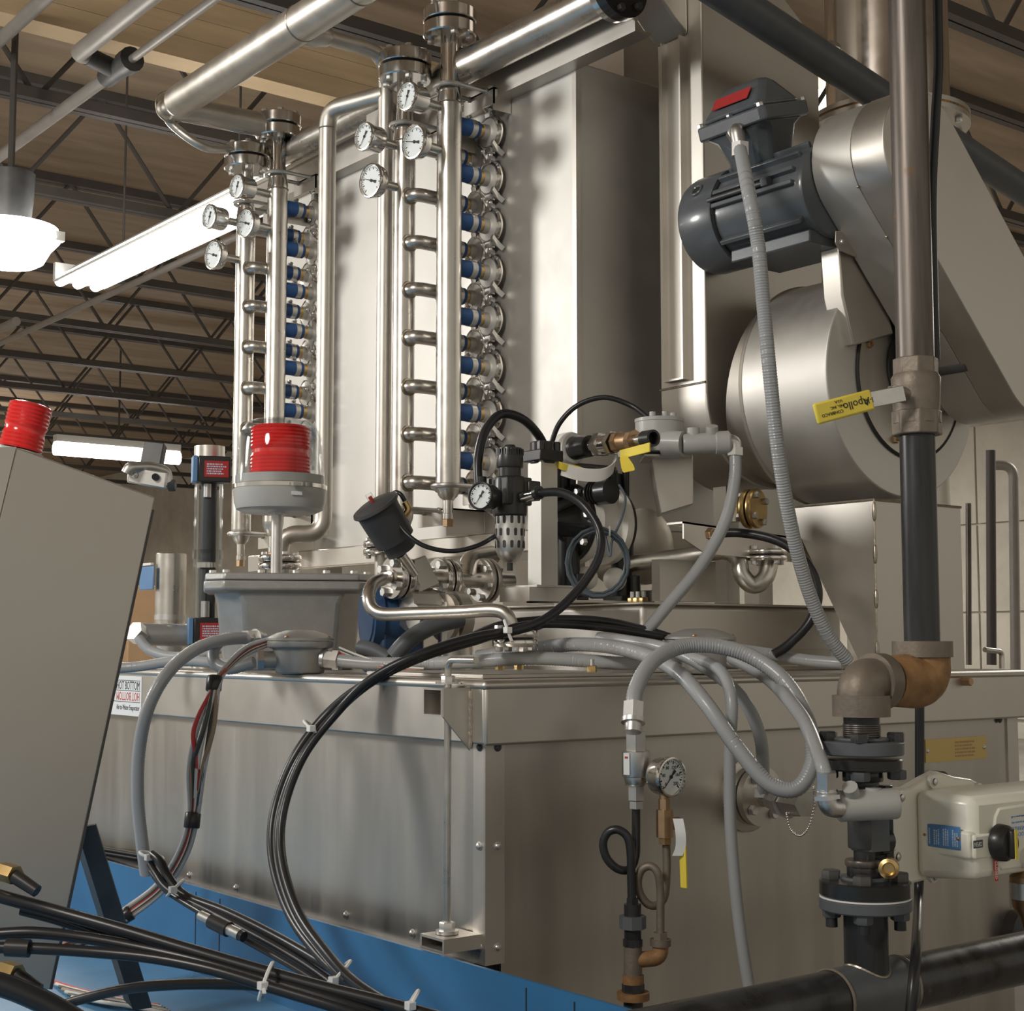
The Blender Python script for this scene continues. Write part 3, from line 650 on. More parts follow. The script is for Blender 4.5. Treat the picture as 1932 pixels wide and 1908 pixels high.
# header pipe H2 behind the columns
h2 = PX(985, 72, .60); Z2 = h2.z
t = thing('header_pipe', 'thick steel header pipe running to the black end cap at top', 'pipe', (.60, .5, Z2))
yend = PX(1150, 10, .60).y
part(t, 'pipe', MB().cyl((.60, yend, Z2), (.60, .93, Z2), .040, n=32), 'pipe_steel')
part(t, 'reducer', MB().lathe([(.040, 0), (.038, .02), (.030, .06), (.028, .07), (.028, .12)], (.60, .93, Z2), Y, 28), 'pipe_steel')
part(t, 'elbow', MB().tube(rnd([(.60, 1.03, Z2), (.60, 1.06, Z2), (F2[0], 1.06, Z2), (F2[0], F2[1], Z2), (F2[0], F2[1], zat(108, *F2))], .05, 8), .028, 20), 'pipe_steel')
part(t, 'end_flange', MB().cyl((.60, yend, Z2), (.60, yend-.02, Z2), .062, n=36), 'polished')
part(t, 'end_cap', MB().cyl((.60, yend-.02, Z2), (.60, yend-.045, Z2), .066, n=36), 'black_paint')
for k in range(6):
    a = math.pi*k/3+.3; bolt(t, (.60+math.cos(a)*.05, yend-.045, Z2+math.sin(a)*.05), -Y, .009, .01, 'angle_steel')
zz = zat(280, *L2); z3 = zat(245, .60, 1.5)
t = thing('header_pipe', 'rear steel header pipe passing behind the rear columns', 'pipe', (.6, 1.5, z3))
part(t, 'pipe', MB().cyl((.60, 1.16, z3), (.60, 1.66, z3), .036, n=28), 'pipe_steel')
part(t, 'elbow', MB().tube(rnd([(.60, 1.66, z3), (.60, 1.87, z3), (L2[0], 1.87, z3), (L2[0], L2[1], z3), (L2[0], L2[1], zz)], .05, 8), .029, 20), 'pipe_steel')
part(t, 'bracket', MB().box((.56, 1.20, z3-.09), (XT, 1.26, z3-.036)), 'sheet')
# ================================================================ air duct, fan, motor, belt guard
DY0, DY1, DX0, DX1 = .38, .523, .88, 1.27
zdb = zat(922, 1.08, DY0); rD = (DX1-DX0)/2; zdc = zdb + rD; xc = (DX0+DX1)/2
t = thing('air_duct', 'tall rounded stainless duct behind motor and fan', 'duct', (xc, (DY0+DY1)/2, zdb))
zdt = zat(10, DX1, DY0)
prof = [(DX0, zdt+.35)] + [(xc - rD*math.cos(a), zdc - rD*math.sin(a)) for a in [math.pi*i/20 for i in range(21)]]
prof += [(DX1, zat(140, DX1, DY0)), (DX1-.012, zat(95, DX1, DY0)), (DX1-.05, zat(55, DX1, DY0)), (DX1-.12, zat(18, DX1, DY0)), (DX1-.2, zat(0, DX1, DY0)), (DX1-.26, zdt+.35)]
part(t, 'casing', MB().prism(prof, (0, DY0, 0), X, Z, (0, DY1-DY0, 0)), 'sheet', ang=25, bevel=.004)
part(t, 'edge_seam', MB().tube([V((a, DY0-.001, b)) for a, b in prof[1:22]], .003, 6), 'sheet_bright')
zc0 = zat(722, DX0, .48); zc1 = zat(82, DX0, .48)
part(t, 'slide_channel', MB().box((DX0-.018, .432, zc0), (DX0, .437, zc1)).box((DX0-.018, .490, zc0), (DX0, .495, zc1)).box((DX0-.006, .437, zc0), (DX0, .490, zc1)).box((DX0-.018, .437, zc0), (DX0-.002, .49, zc0+.004)), 'sheet')
part(t, 'cross_seam', MB().tube([(DX0-.001, DY0, zc0-.012), (DX0-.001, DY1, zc0-.012)], .0025, 6), 'weld')
part(t, 'top_flare', MB().prism([(0, 0), (.0, .30), (-.30, .30), (-.30, .12), (-.12, .1), (-.045, .03)], (DX0, DY1-.10, zat(92, DX0, DY1)), X, Z, (0, .1, 0)), 'sheet', bevel=.006)
part(t, 'support_leg', MB().box((1.02, .46, RZ), (1.06, .5, zdb+.03)), 'sheet')
part(t, 'drain_stub', MB().cyl((.985, .40, zdb+.04), (.985, .40, zat(985, .985, .40)), .013, n=16), 'pipe_steel')
dz = zat(962, .985, .40)
fl(t, (1.0, .36, dz), V((.3, -1, 0)), .044, .013, .004, 4, .0075, mat='brass')
# fan
FX, FY, FYB, FR = 1.13, .05, .285, .243
FZ = zat(722, FX, FY)
t = thing('fan_housing', 'round stainless blower housing with tapered outlet below the belt guard', 'fan', (FX, (FY+FYB)/2, ZT))
part(t, 'drum', MB().lathe([(FR*.6, 0), (FR, 0), (FR, FYB-FY), (FR*.6, FYB-FY)], (FX, FY, FZ), Y, 96), 'sheet_bright', bevel=.003)
part(t, 'neck', MB().cyl((FX, FYB, FZ), (FX-.02, DY0+.001, FZ+.02), FR*.86, n=64), 'sheet')
part(t, 'drum_seam', MB().ring((FX, FYB, FZ), Y, FR, .004, 96, 6), 'sheet')
part(t, 'inlet_plate', MB().lathe([(.0, -.004), (FR*.69, -.004), (FR*.69, .001)], (FX+.02, FY, FZ+.01), Y, 64), 'sheet_tank')
part(t, 'inlet_groove', MB().ring((FX+.02, FY-.003, FZ+.01), Y, FR*.70, .0035, 72, 6), 'dark_void')
part(t, 'shaft_opening', MB().cyl((FX+.03, FY-.005, FZ+.03), (FX+.03, FY-.010, FZ+.03), FR*.36, n=40), 'dark_void')
part(t, 'shaft', MB().cyl((FX+.05, FY-.01, FZ+.03), (FX+.05, FY-.13, FZ+.03), .02, n=20), 'angle_steel')
part(t, 'bearing_block', MB().box((FX-.04, FY-.05, FZ+.035), (FX+.03, FY-.01, FZ+.085)), 'angle_steel', bevel=.006)
for k in range(8):
    a = math.radians(22+45*k); p = (FX+.02+math.cos(a)*FR*.60, FY-.004, FZ+.01+math.sin(a)*FR*.60)
    bolt(t, p, -Y, .0085, .008, 'bronze')
    part(t, 'stud', MB().cyl(p, (p[0], p[1]-.014, p[2]), .004, n=8), 'bronze')
ox0 = PY(1650, 1000, FY).x; ox1 = PY(1813, 1000, FY).x; oz = zat(943, ox0, FY)
part(t, 'outlet', MB().add([(ox0, FY, oz), (ox1, FY, oz), (ox1, FYB, oz), (ox0, FYB, oz), (ox0, FY, ZT), (ox1, FY, ZT), (ox1, FY+.035, ZT), (ox0, FY+.035, ZT)],
     [(0, 1, 2, 3), (4, 7, 6, 5), (0, 4, 5, 1), (1, 5, 6, 2), (2, 6, 7, 3), (3, 7, 4, 0)]), 'sheet')
part(t, 'seam_weld', MB().tube([(ox0-.001, FY-.001, ZT+(oz-ZT)*k/60) for k in range(61)], .0022, 6), 'weld')
for f in (.12, .42, .68, .93):
    part(t, 'weld_patch', MB().ball((ox0-.001, FY-.001, ZT+(oz-ZT)*f), .0048, n=10, m=8, sq=4.5), 'weld')
part(t, 'outlet_seam', MB().tube([(ox0-.0, FYB-.0, oz), (ox0, FY-.001, oz), (ox1, FY-.001, oz)], .003, 6), 'weld')
# belt guard
GY0, GY1 = .028, -.15
c1 = PY(1742, 284, GY1); c2 = PY(1956, 674, GY1); rg = .122
dx, dzv = c2.x-c1.x, c2.z-c1.z; L = math.hypot(dx, dzv); u = V((dx/L, 0, dzv/L)); n = V((u.z, 0, -u.x))
if n.x > 0: n = -n
def stad(r, N=20):
    P = []
    for i in range(N+1):
        a = math.pi*i/N; P.append(c1 + n*(math.cos(a)*r) - u*(math.sin(a)*r))
    for i in range(N+1):
        a = math.pi*i/N; P.append(c2 - n*(math.cos(a)*r) + u*(math.sin(a)*r))
    return [(p.x, p.z) for p in P]
t = thing('belt_guard', 'slanting oblong stainless belt guard in front of the fan', 'guard', (c2.x, (GY0+GY1)/2, c2.z-rg))
ys = GY1 + (GY0-GY1)*.45
part(t, 'front_half', MB().prism(stad(rg), (0, GY1, 0), X, Z, (0, ys-GY1-.0008, 0)), 'sheet', ang=25, bevel=.002)
part(t, 'rear_half', MB().prism(stad(rg-.0012), (0, ys+.0008, 0), X, Z, (0, GY0-ys-.0008, 0)), 'sheet_bright', ang=25, bevel=.001)
part(t, 'joint', MB().prism(stad(rg-.003), (0, ys-.002, 0), X, Z, (0, .004, 0)), 'dark_void')
tb = c1 + n*rg + u*.13
for k, f in enumerate((-.02, .10, .22, .33)):
    q = c1 + n*(rg+.0005) + u*f; part(t, 'spot_weld', MB().ball((q.x, ys, q.z), .003, n=8, m=6), 'weld')
tz = c1 + n*rg + u*.10
part(t, 'mount_tab', MB().prism([(0, 0), (-.05, -.006), (-.052, -.03), (-.04, -.044), (.012, -.05)], (tz.x+.006, GY0-.008, tz.z+.03), X, Z, (0, .003, 0)), 'sheet', bevel=.001)
screw(t, (tz.x-.026, GY0-.008, tz.z+.004), -Y, .0055)
part(t, 'motor_bracket', MB().prism([(-.02, 0), (.09, -.01), (.15, -.16), (.02, -.20), (-.012, -.10)], (tz.x-.002, GY0+.004, tz.z), X, Z, (0, .05, 0)), 'sheet', bevel=.004)
# electric motor (axis along Y)
MXx = PY(1452, 396, .2); mx, mz = MXx.x, MXx.z; mr = .100
my0, my1 = .03, .366
t = thing('electric_motor', 'dark grey electric motor with terminal box left of the belt guard', 'motor', (mx, .2, mz-mr))
part(t, 'stator', MB().lathe([(mr*.5, 0), (mr*.93, 0), (mr*.97, .006), (mr*.97, my1-my0-.075), (mr*.9, my1-my0-.07)], (mx, my0, mz), Y, 48), 'motor_grey')
cowl = MB().lathe([(mr*.97, 0), (mr*1.06, .0), (mr*1.07, .004), (mr*1.07, .085), (mr*1.04, .098), (mr*.9, .104), (mr*.5, .106)], (mx, my1-.095, mz), Y, 48)
part(t, 'fan_cowl', cowl, 'motor_grey')
part(t, 'cowl_gap', MB().cyl((mx, my1-.1, mz), (mx, my1-.094, mz), mr*1.0, n=40), 'dark_void')
for a in (2, 18, 40, 62, 118, 222, 240, 318):
    ca, sa = math.cos(math.radians(180-a)), math.sin(math.radians(180-a))
    p = V((mx + ca*mr*.98, my0+.015, mz + sa*mr*.98)); q = V((p.x, my1-.1, p.z))
    part(t, 'cooling_fin', MB().bar(p, q, .010, .022, up=(ca, 0, sa)), 'motor_grey', bevel=.002)
a = math.radians(180-10); p = V((mx+math.cos(a)*mr*1.06, 0, mz+math.sin(a)*mr*1.06))
part(t, 'tie_rod', MB().cyl(p+Y*(my0+.09), p+Y*(my1-.09), .0055, n=10), 'angle_steel')
bolt(t, p+Y*(my0+.09), -Y, .012, .016, 'motor_grey')
part(t, 'lifting_hole', MB().ring((mx+math.cos(math.radians(150))*mr*1.075, my1-.045, mz+math.sin(math.radians(150))*mr*1.075), (math.cos(math.radians(150)), 0, math.sin(math.radians(150))), .0125, .0035, 20, 8), 'motor_grey')
part(t, 'hole_plug', MB().cyl((mx+math.cos(math.radians(150))*mr*1.06, my1-.045, mz+math.sin(math.radians(150))*mr*1.06), (mx+math.cos(math.radians(150))*mr*1.082, my1-.045, mz+math.sin(math.radians(150))*mr*1.082), .0105, n=16), 'dark_void')
part(t, 'foot_rail', MB().box((mx-.06, my0+.01, mz-mr-.012), (mx+.09, my1-.11, mz-mr*.86)), 'motor_grey', bevel=.003)
# terminal box, tilted towards the upper left
up = V((-.30, 0, .954)).normalized(); bc = V((mx-.022, .195, mz+mr*.8)); ex = V((up.z, 0, -up.x)); ey = Y
def fr(h, w, d, ch, o=0.): return [bc + up*h + ex*(a*w+o) + ey*(b*d) for a, b in ((-1, -1+ch), (-1+ch, -1), (1-ch, -1), (1, -1+ch), (1, 1-ch), (1-ch, 1), (-1+ch, 1), (-1, 1-ch))]
def loft(levels):
    b = MB(); n = len(levels[0]); vs = [p for l in levels for p in l]; fs = [tuple(reversed(range(n)))]
    for i in range(len(levels)-1): fs += [(i*n+k, i*n+(k+1) % n, (i+1)*n+(k+1) % n, (i+1)*n+k) for k in range(n)]
    return b.add(vs, fs + [tuple(range((len(levels)-1)*n, len(levels)*n))])
part(t, 'terminal_box', loft([fr(-.03, .045, .05, .35), fr(.03, .055, .06, .4), fr(.075, .062, .075, .35), fr(.09, .068, .085, .15)]), 'motor_grey', bevel=.006)
part(t, 'box_flange', loft([fr(.088, .076, .095, .12), fr(.118, .076, .095, .12)]), 'motor_grey', bevel=.004)
cv = part(t, 'box_cover', loft([fr(.119, .07, .088, .15), fr(.132, .065, .08, .2), fr(.170, .028, .066, .3), fr(.182, .012, .055, .4)]), 'motor_grey', bevel=.01)
rd = up*.152 - ex*.047; nn = (up*.037+V((0, 0, 0)) - ex*.0).normalized()
fn = (ex*-.038 - up*0).normalized(); slope = ((up*.038) + ex*.037).normalized(); nrm = V((-slope.z, 0, slope.x)); nrm = nrm if nrm.z > 0 else -nrm
lp = bc + up*.152 - ex*.0475 + nrm*.003
part(cv, 'warning_label', MB().prism([(-.015, -.05), (.015, -.05), (.015, .05), (-.015, .05)], lp, slope, Y, nrm*.0015), 'red_label')
for a in (-1, 1):
    for b in (-1, 0, 1): bolt(t, bc + up*.118 + ex*(a*.066) + ey*(b*.084), up, .0075, .008, 'zinc' if b else 'motor_grey')
# conduit from terminal box
cpx = (1386, 268)
ep = Q(1389, 252, dep(bc.x, bc.y)-.055)
cb = thing('conduit_elbow', 'zinc conduit elbow screwed into the motor terminal box', 'fitting', tuple(ep))
ed = ep - FW*.03 - RT*.004; e2 = ed - FW*.006 + RT*.006 - Z*.045
part(cb, 'elbow', MB().tube(rnd([ep, ed, e2], .025, 8), .015, 16), 'zinc')
part(cb, 'lock_nut', MB().cyl(ep+FW*.01, ep-FW*.008, .02, n=6), 'zinc'); part(cb, 'gland_nut', MB().cyl(e2+Z*.012, e2-Z*.016, .0195, n=6), 'zinc')
MOTEND = e2
# exhaust stack
SX, SY = 1.66, .484; zs = zat(232, SX, SY)
t = thing('exhaust_stack', 'wide shiny vertical exhaust stack with flange behind the belt guard', 'pipe', (SX, SY, ZT-.3))
part(t, 'pipe', MB().cyl((SX, SY, zs), (SX, SY, ZC-.1), .156, n=56), 'polished')
part(t, 'flange', MB().cyl((SX, SY, zs-.004), (SX, SY, zs+.008), .205, n=56), 'sheet')
part(t, 'gasket', MB().cyl((SX, SY, zs-.010), (SX, SY, zs-.004), .204, n=56), 'rust')
part(t, 'lower_flange', MB().cyl((SX, SY, zs-.022), (SX, SY, zs-.010), .205, n=56), 'sheet')
part(t, 'lower_pipe', MB().cyl((SX, SY, DECK-.16), (SX, SY, zs-.022), .13, n=40), 'sheet')
for k in range(10):
    a = 2*math.pi*k/10; bolt(t, (SX+math.cos(a)*.183, SY+math.sin(a)*.183, zs+.008), Z, .009, .008)
    bolt(t, (SX+math.cos(a)*.183, SY+math.sin(a)*.183, zs-.022), -Z, .009, .012, name='nut')
# diagonal pipe
a, b = Q(1322, -40, 2.95), Q(1990, 398, 3.95)
solo('diagonal_pipe', 'thick grey steel pipe slanting down behind the belt guard', 'pipe', MB().cyl(a-(b-a)*.9, b+(b-a)*.5, .037, n=28), 'grey_paint')
t = solo('foil_wrap', 'crumpled shiny foil wrap between duct and exhaust stack', 'foil', MB().ball(Q(1566, 96, 3.55), .03, n=16, m=10, sq=.8), 'foil')
# ================================================================ riser box on the lid, pump and air set
RX0, RX1, RY0, RY1 = .606, 1.206, .289, .868; RZ = zat(1136, RX0, RY0)
t = thing('riser_box', 'low stainless riser box on the tank lid under the pump', 'box', (.9, .58, ZT))
part(t, 'body', MB().box((RX0, RY0, ZT), (RX1, RY1, RZ-.003)), 'sheet', bevel=.012)
part(t, 'top_plate', MB().box((RX0-.006, RY0-.006, RZ-.005), (RX1+.006, RY1+.006, RZ)), 'sheet', bevel=.002)
part(t, 'skirt', MB().box((RX0-.05, RY0-.05, ZT), (RX1+.02, RY1, ZT+.012)), 'sheet', bevel=.002)
part(t, 'side_strip', MB().box((RX0+.1, RY0-.008, ZT+.012), (RX1-.05, RY0-.001, ZT+.045)), 'sheet_tank')
for px in (941, 968, 1210, 1232):
    p = PZ(px, 1132, RZ); p = V((min(max(p.x, RX0+.02), RX1-.02), min(max(p.y, RY0+.02), RY1-.02), RZ)); bolt(t, p, Z, .009, .010, 'brass')
    part(t, 'stud', MB().cyl(p, p+Z*.022, .004, n=8), 'zinc')
# hatch plate in front of the riser
hp = PZ(950, 1266, ZT)
t = thing('hatch_plate', 'thin hatch plate with brass nuts near the lid edge', 'hatch', (.2, .28, ZT))
part(t, 'plate', MB().box((.03, .05, ZT), (.36, .40, ZT+.008)), 'sheet', bevel=.002)
for px, py in ((943, 1258), (1060, 1256), (1117, 1262)):
    p = PZ(px, py+6, ZT+.008); p = V((p.x, p.y, ZT+.008)); p.x = min(max(p.x, .05), .345); p.y = min(max(p.y, .065), .385)
    bolt(t, p, Z, .009, .011, 'brass', 'nut'); part(t, 'stud', MB().cyl(p, p+Z*.022, .004, n=8), 'zinc')
# diaphragm pump: axis along X
pc = Q(1112, 990, dep(.70, .44)); PCx, PCy, PCz = pc.x, pc.y, pc.z; pr = .083
t = PUMP = thing('diaphragm_pump', 'white and black air driven diaphragm pump on the riser box', 'pump', (PCx, PCy, RZ))
part(t, 'centre_body', MB().lathe([(pr*.7, -.052), (pr*1.0, -.050), (pr*1.02, -.03), (pr*.86, -.026), (pr*.84, .03), (pr*1.02, .034), (pr*1.02, .052), (pr*.7, .054)], pc, X, 40), 'white_plastic')
for s in (-1, 1):
    ch = part(t, 'chamber', MB().lathe([(pr*.0, .112), (pr*.35, .110), (pr*.5, .095), (pr*.8, .066), (pr*.98, .062), (pr*1.0, .052)], pc, X*s, 40), 'black_plastic')
    if s < 0:
        for k in range(8):
            a = math.pi*k/4+.2; q = V((0, math.cos(a), math.sin(a)))
            part(t, 'chamber_rib', MB().prism([(0.02, .108), (pr*.9, .060), (pr*.9, .075), (.03, .116)], pc, q, -X, q.cross(X)*.005), 'black_plastic')
            q2 = V((0, math.cos(a+.4), math.sin(a+.4))); bolt(t, pc - X*.064 + q2*pr*.9, -X, .008, .01, 'zinc')
part(t, 'upper_tab', MB().box(pc+V((-.03, -.06, pr*.5)), pc+V((.03, -.035, pr*.95))), 'white_plastic', bevel=.006)
part(t, 'exhaust_muffler', MB().lathe([(.016, 0), (.022, .002), (.022, .03), (.025, .031), (.026, .06), (.0, .062)], Q(1112, 932, dep(PCx, PCy)-.075), V((.12, -1, .02)), 24), 'black_plastic')
for k in range(4): part(t, 'muffler_ring', MB().ring(Q(1112, 932, dep(PCx, PCy)-.075)+V((.12, -1, .02)).normalized()*(.008+.007*k), V((.12, -1, .02)), .0235, .0018, 24, 6), 'black_plastic')
for s in (-1, 1):
    fx = PCx + s*.075
    part(t, 'foot_valve', MB().cyl((fx, PCy-.02, RZ+.012), (fx, PCy-.02, PCz-.03), .024, n=20).box((fx-.03, PCy-.05, RZ+.006), (fx+.03, PCy+.01, RZ+.018)).cyl((fx, PCy-.06, RZ+.012), (fx, PCy-.06, RZ+.06), .011, n=12), 'black_plastic', bevel=.002)
    part(t, 'ball_housing', MB().ball((fx+.035*(-s), PCy-.035, RZ+.052), .025, n=20, m=12), 'white_plastic')
    part(t, 'top_valve', MB().cyl((fx, PCy+.01, PCz+.04), (fx, PCy+.01, PCz+pr+.03), .021, n=20).cyl((fx-.02, PCy-.01, PCz+.05), (fx-.02, PCy-.01, PCz+pr+.04), .008, n=10).cyl((fx+.02, PCy-.01, PCz+.05), (fx+.02, PCy-.01, PCz+pr+.04), .008, n=10), 'black_plastic')
part(t, 'manifold', MB().tube([(PCx-.075, PCy+.01, PCz+pr+.03), (PCx+.075, PCy+.01, PCz+pr+.03)], .018, 16), 'black_plastic')
part(t, 'base_bracket', MB().box((PCx-.13, PCy-.07, RZ), (PCx-.125, PCy+.05, RZ+.03)).box((PCx-.13, PCy-.07, RZ+.001), (PCx+.12, PCy+.05, RZ+.006)).box((PCx+.115, PCy-.07, RZ), (PCx+.12, PCy+.05, RZ+.03)), 'sheet')
part(t, 'tag_strap', MB().tube(spl([Q(1050, 868, 3.05), Q(1085, 880, 3.03), Q(1120, 890, 3.02), Q(1150, 888, 3.02), Q(1158, 868, 3.03)], 6), [.002]*25, 6), 'white_plastic')
def ribbon(P, w, up, th=.0006):
    b = MB(); P = [V(p) for p in P]; up = V(up).normalized(); n = len(P); vs = []
    for i, p in enumerate(P):
        ww = w[i] if isinstance(w, (list, tuple)) else w
        tq = (P[min(i+1, n-1)]-P[max(i-1, 0)]).normalized(); nn = tq.cross(up).normalized()*th
        vs += [p+up*ww/2+nn, p-up*ww/2+nn, p-up*ww/2-nn, p+up*ww/2-nn]
    fs = [(3, 2, 1, 0), (4*n-4, 4*n-3, 4*n-2, 4*n-1)]
    for i in range(n-1): fs += [(4*i+k, 4*i+(k+1) % 4, 4*i+4+(k+1) % 4, 4*i+4+k) for k in range(4)]
    return b.add(vs, fs)
t = solo('paper_tag', 'yellow paper tag lying on top of the pump', 'tag', ribbon(spl([Q(1040, 868, 3.02), Q(1060, 880, 3.0), Q(1090, 886, 3.0), Q(1116, 898, 2.99)], 4), .016, RT*.2+Z*.7-FW*.6), 'yellow')
t = solo('plastic_strip', 'curled white plastic strip on top of the pump', 'strip', ribbon(spl([Q(1060, 885, 3.01), Q(1095, 895, 2.99), Q(1135, 896, 2.98), Q(1158, 882, 2.98), Q(1160, 864, 3.0)], 6), .03, RT*.15+Z*.75-FW*.6), 'white_plastic')
# discharge fittings in line along -Y
t = thing('discharge_valve', 'line of fittings ending in a bronze ball valve above the pump', 'valve', tuple(Q(1130, 850, 3.05)))
A = Q(1048, 850, 3.14); Bp = Q(1230, 827, 3.14-.36*.79*.95); ax = (Bp-A).normalized(); LL = (Bp-A).length
at = lambda f: A + ax*(LL*f)
part(t, 'black_elbow', MB().tube(rnd([A-Z*.06, A, at(.12)], .025, 8), .017, 16), 'black_plastic')
part(t, 'white_nut', MB().lathe([(.02, 0), (.032, .004), (.034, .015), (.034, .04), (.03, .046)], at(.06), ax, 24), 'white_plastic')
part(t, 'black_collar', MB().cyl(at(.22), at(.38), .025, .022), 'black_plastic')
part(t, 'hex_union', MB().cyl(at(.40), at(.46), .014, n=20).cyl(at(.46), at(.52), .025, n=6).cyl(at(.52), at(.60), .021, n=20).cyl(at(.60), at(.64), .025, n=6), 'polished')
part(t, 'valve_body', MB().cyl(at(.66), at(.83), .019, n=20).cyl(at(.66), at(.70), .022, n=8).cyl(at(.80), at(.84), .021, n=8), 'bronze')
part(t, 'tail_piece', MB().cyl(at(.84), at(.93), .012, n=16), 'polished')
part(t, 'black_plug', MB().lathe([(.0165, 0), (.0165, .028), (.012, .028), (.012, .01), (0, .01)], at(.93), ax, 20), 'black_plastic')
hs = Q(1171, 858, 2.93)
part(t, 'lever', MB().bar(hs, Q(1226, 844, 2.83), .0035, .018), 'yellow', bevel=.001, label='yellow lever handle')
bolt(t, Q(1172, 858, 2.94), -FW, .009, .01)
solo('paper_tag', 'yellow paper tag hanging from the bronze valve lever', 'tag', ribbon(spl([Q(1176, 862, 2.90), Q(1182, 876, 2.89), Q(1187, 890, 2.88)], 4), [.012, .016, .018, .02, .022, .024, .024, .024, .02], RT*.95+Z*.2), 'yellow')
# filter regulator on its post
d = 2.98
t = thing('regulator_post', 'square steel post on a foot channel carrying the filter regulator', 'post', tuple(Q(1025, 1115, 3.0)))
pp = Q(1024, 1000, 3.01)
ptop = zat(872, pp.x, pp.y)
part(t, 'upright', MB().box((pp.x-.021, pp.y-.021, RZ+.032), (pp.x+.021, pp.y-.017, ptop)).box((pp.x-.021, pp.y-.017, RZ+.032), (pp.x-.017, pp.y+.021, ptop)), 'sheet_bright')
part(t, 'foot_plate', MB().box((pp.x-.055, pp.y-.05, RZ+.028), (pp.x+.05, pp.y+.05, RZ+.032)), 'sheet_bright')
part(t, 'foot_channel', MB().box((pp.x-.07, pp.y-.045, RZ), (pp.x+.05, pp.y-.041, RZ+.028)).box((pp.x-.07, pp.y-.041, RZ), (pp.x-.066, pp.y+.05, RZ+.028)).box((pp.x-.066, pp.y-.041, RZ+.025), (pp.x+.05, pp.y+.05, RZ+.028)), 'sheet')
part(t, 'cap_block', MB().cyl((pp.x, pp.y, ptop-.004), (pp.x, pp.y, ptop+.040), .026, n=16).box((pp.x-.03, pp.y-.03, ptop+.0), (pp.x+.03, pp.y+.03, ptop+.022)), 'black_plastic', bevel=.002)
for a in (-1, 1): bolt(t, (pp.x+.02*a, pp.y-.02, ptop+.02), Z, .008, .02, 'black_plastic')
rp_ = Q(962, 950, 2.92); rx, ry = rp_.x, rp_.y
zr = lambda py: zat(py, rx, ry)
t = thing('filter_regulator', 'black filter regulator with perforated metal bowl and knob', 'regulator', (rx, ry, zr(1065)))
BW = part(t, 'bowl', MB().lathe([(.0, zr(1061)), (.012, zr(1060)), (.022, zr(1052)), (.0275, zr(1038)), (.0285, zr(1025)), (.0285, zr(972))], (rx, ry, 0), Z, 32), 'zinc')
for i, zz_ in enumerate((982, 1005, 1028)):
    for k in range(12):
        a = 2*math.pi*(k+.5*(i % 2))/12
        q = V((math.cos(a), math.sin(a), 0)); w = V((-q.y, q.x, 0)); cz_ = zr(zz_)
        pts = [(math.cos(b)*.0033, math.sin(b)*.0033 + (.0042 if math.sin(b) >= 0 else -.0042)) for b in [2*math.pi*j/12 for j in range(12)]]
        part(BW, 'slot', MB().prism(pts, V((rx, ry, cz_)) + q*.0279, w, Z, q*.0012), 'charcoal')
part(t, 'drain', MB().cyl((rx, ry, zr(1062)), (rx, ry, zr(1077)), .006, n=12), 'black_plastic')
part(t, 'body', MB().lathe([(.033, zr(975)), (.034, zr(965)), (.033, zr(908)), (.031, zr(900))], (rx, ry, 0), Z, 28).box((rx-.03, ry-.03, zr(955)), (rx+.032, ry+.03, zr(902))), 'black_plastic', bevel=.003)
part(t, 'side_block', MB().box((rx+.02, ry-.035, zr(945)), (rx+.05, ry+.0, zr(908))), 'black_plastic', bevel=.003)
part(t, 'neck', MB().cyl((rx, ry, zr(902)), (rx, ry, zr(880)), .023, n=24), 'black_plastic')
KN = part(t, 'knob', MB().lathe([(.026, zr(883)), (.027, zr(880)), (.026, zr(862)), (.0235, zr(846)), (.012, zr(844)), (.010, zr(840)), (0, zr(839))], (rx, ry, 0), Z, 32), 'black_plastic')
for k in range(24):
    a = 2*math.pi*k/24; q = V((math.cos(a), math.sin(a), 0)); inst(KN, 'knob_rib', shared('krib', lambda: MB().box((-.0012, -.0015, 0), (.0012, .0015, .012)), 'black_plastic'), MX.Translation(V((rx, ry, zr(860)))+q*.0255))
gauge('black cased pressure gauge on the filter regulator', Q(908, 936, 2.86), -FW*.86-RT*.5, Z, .027, .035, 235, 'back', 'small pressure gauges', mat='black_plastic', numerals=False)
t = thing('hose_fitting', 'bright push-in fitting joining the black hose to the regulator', 'fitting', tuple(Q(1000, 935, 2.88)))
pA, pB = Q(988, 938, 2.89), Q(1012, 931, 2.86)
part(t, 'body', MB().cyl(pA, pB, .011, .009, 16), 'polished'); part(t, 'collar', MB().cyl(pB, pB+(pB-pA)*.25, .0135, n=16), 'black_plastic')
t = thing('hose_fitting', 'black elbow fitting under the arching hose', 'fitting', tuple(Q(905, 915, 2.93)))
part(t, 'elbow', MB().tube(rnd([Q(908, 900, 2.93), Q(908, 925, 2.93), Q(935, 925, 2.93)], .01), .011, 12), 'black_plastic')
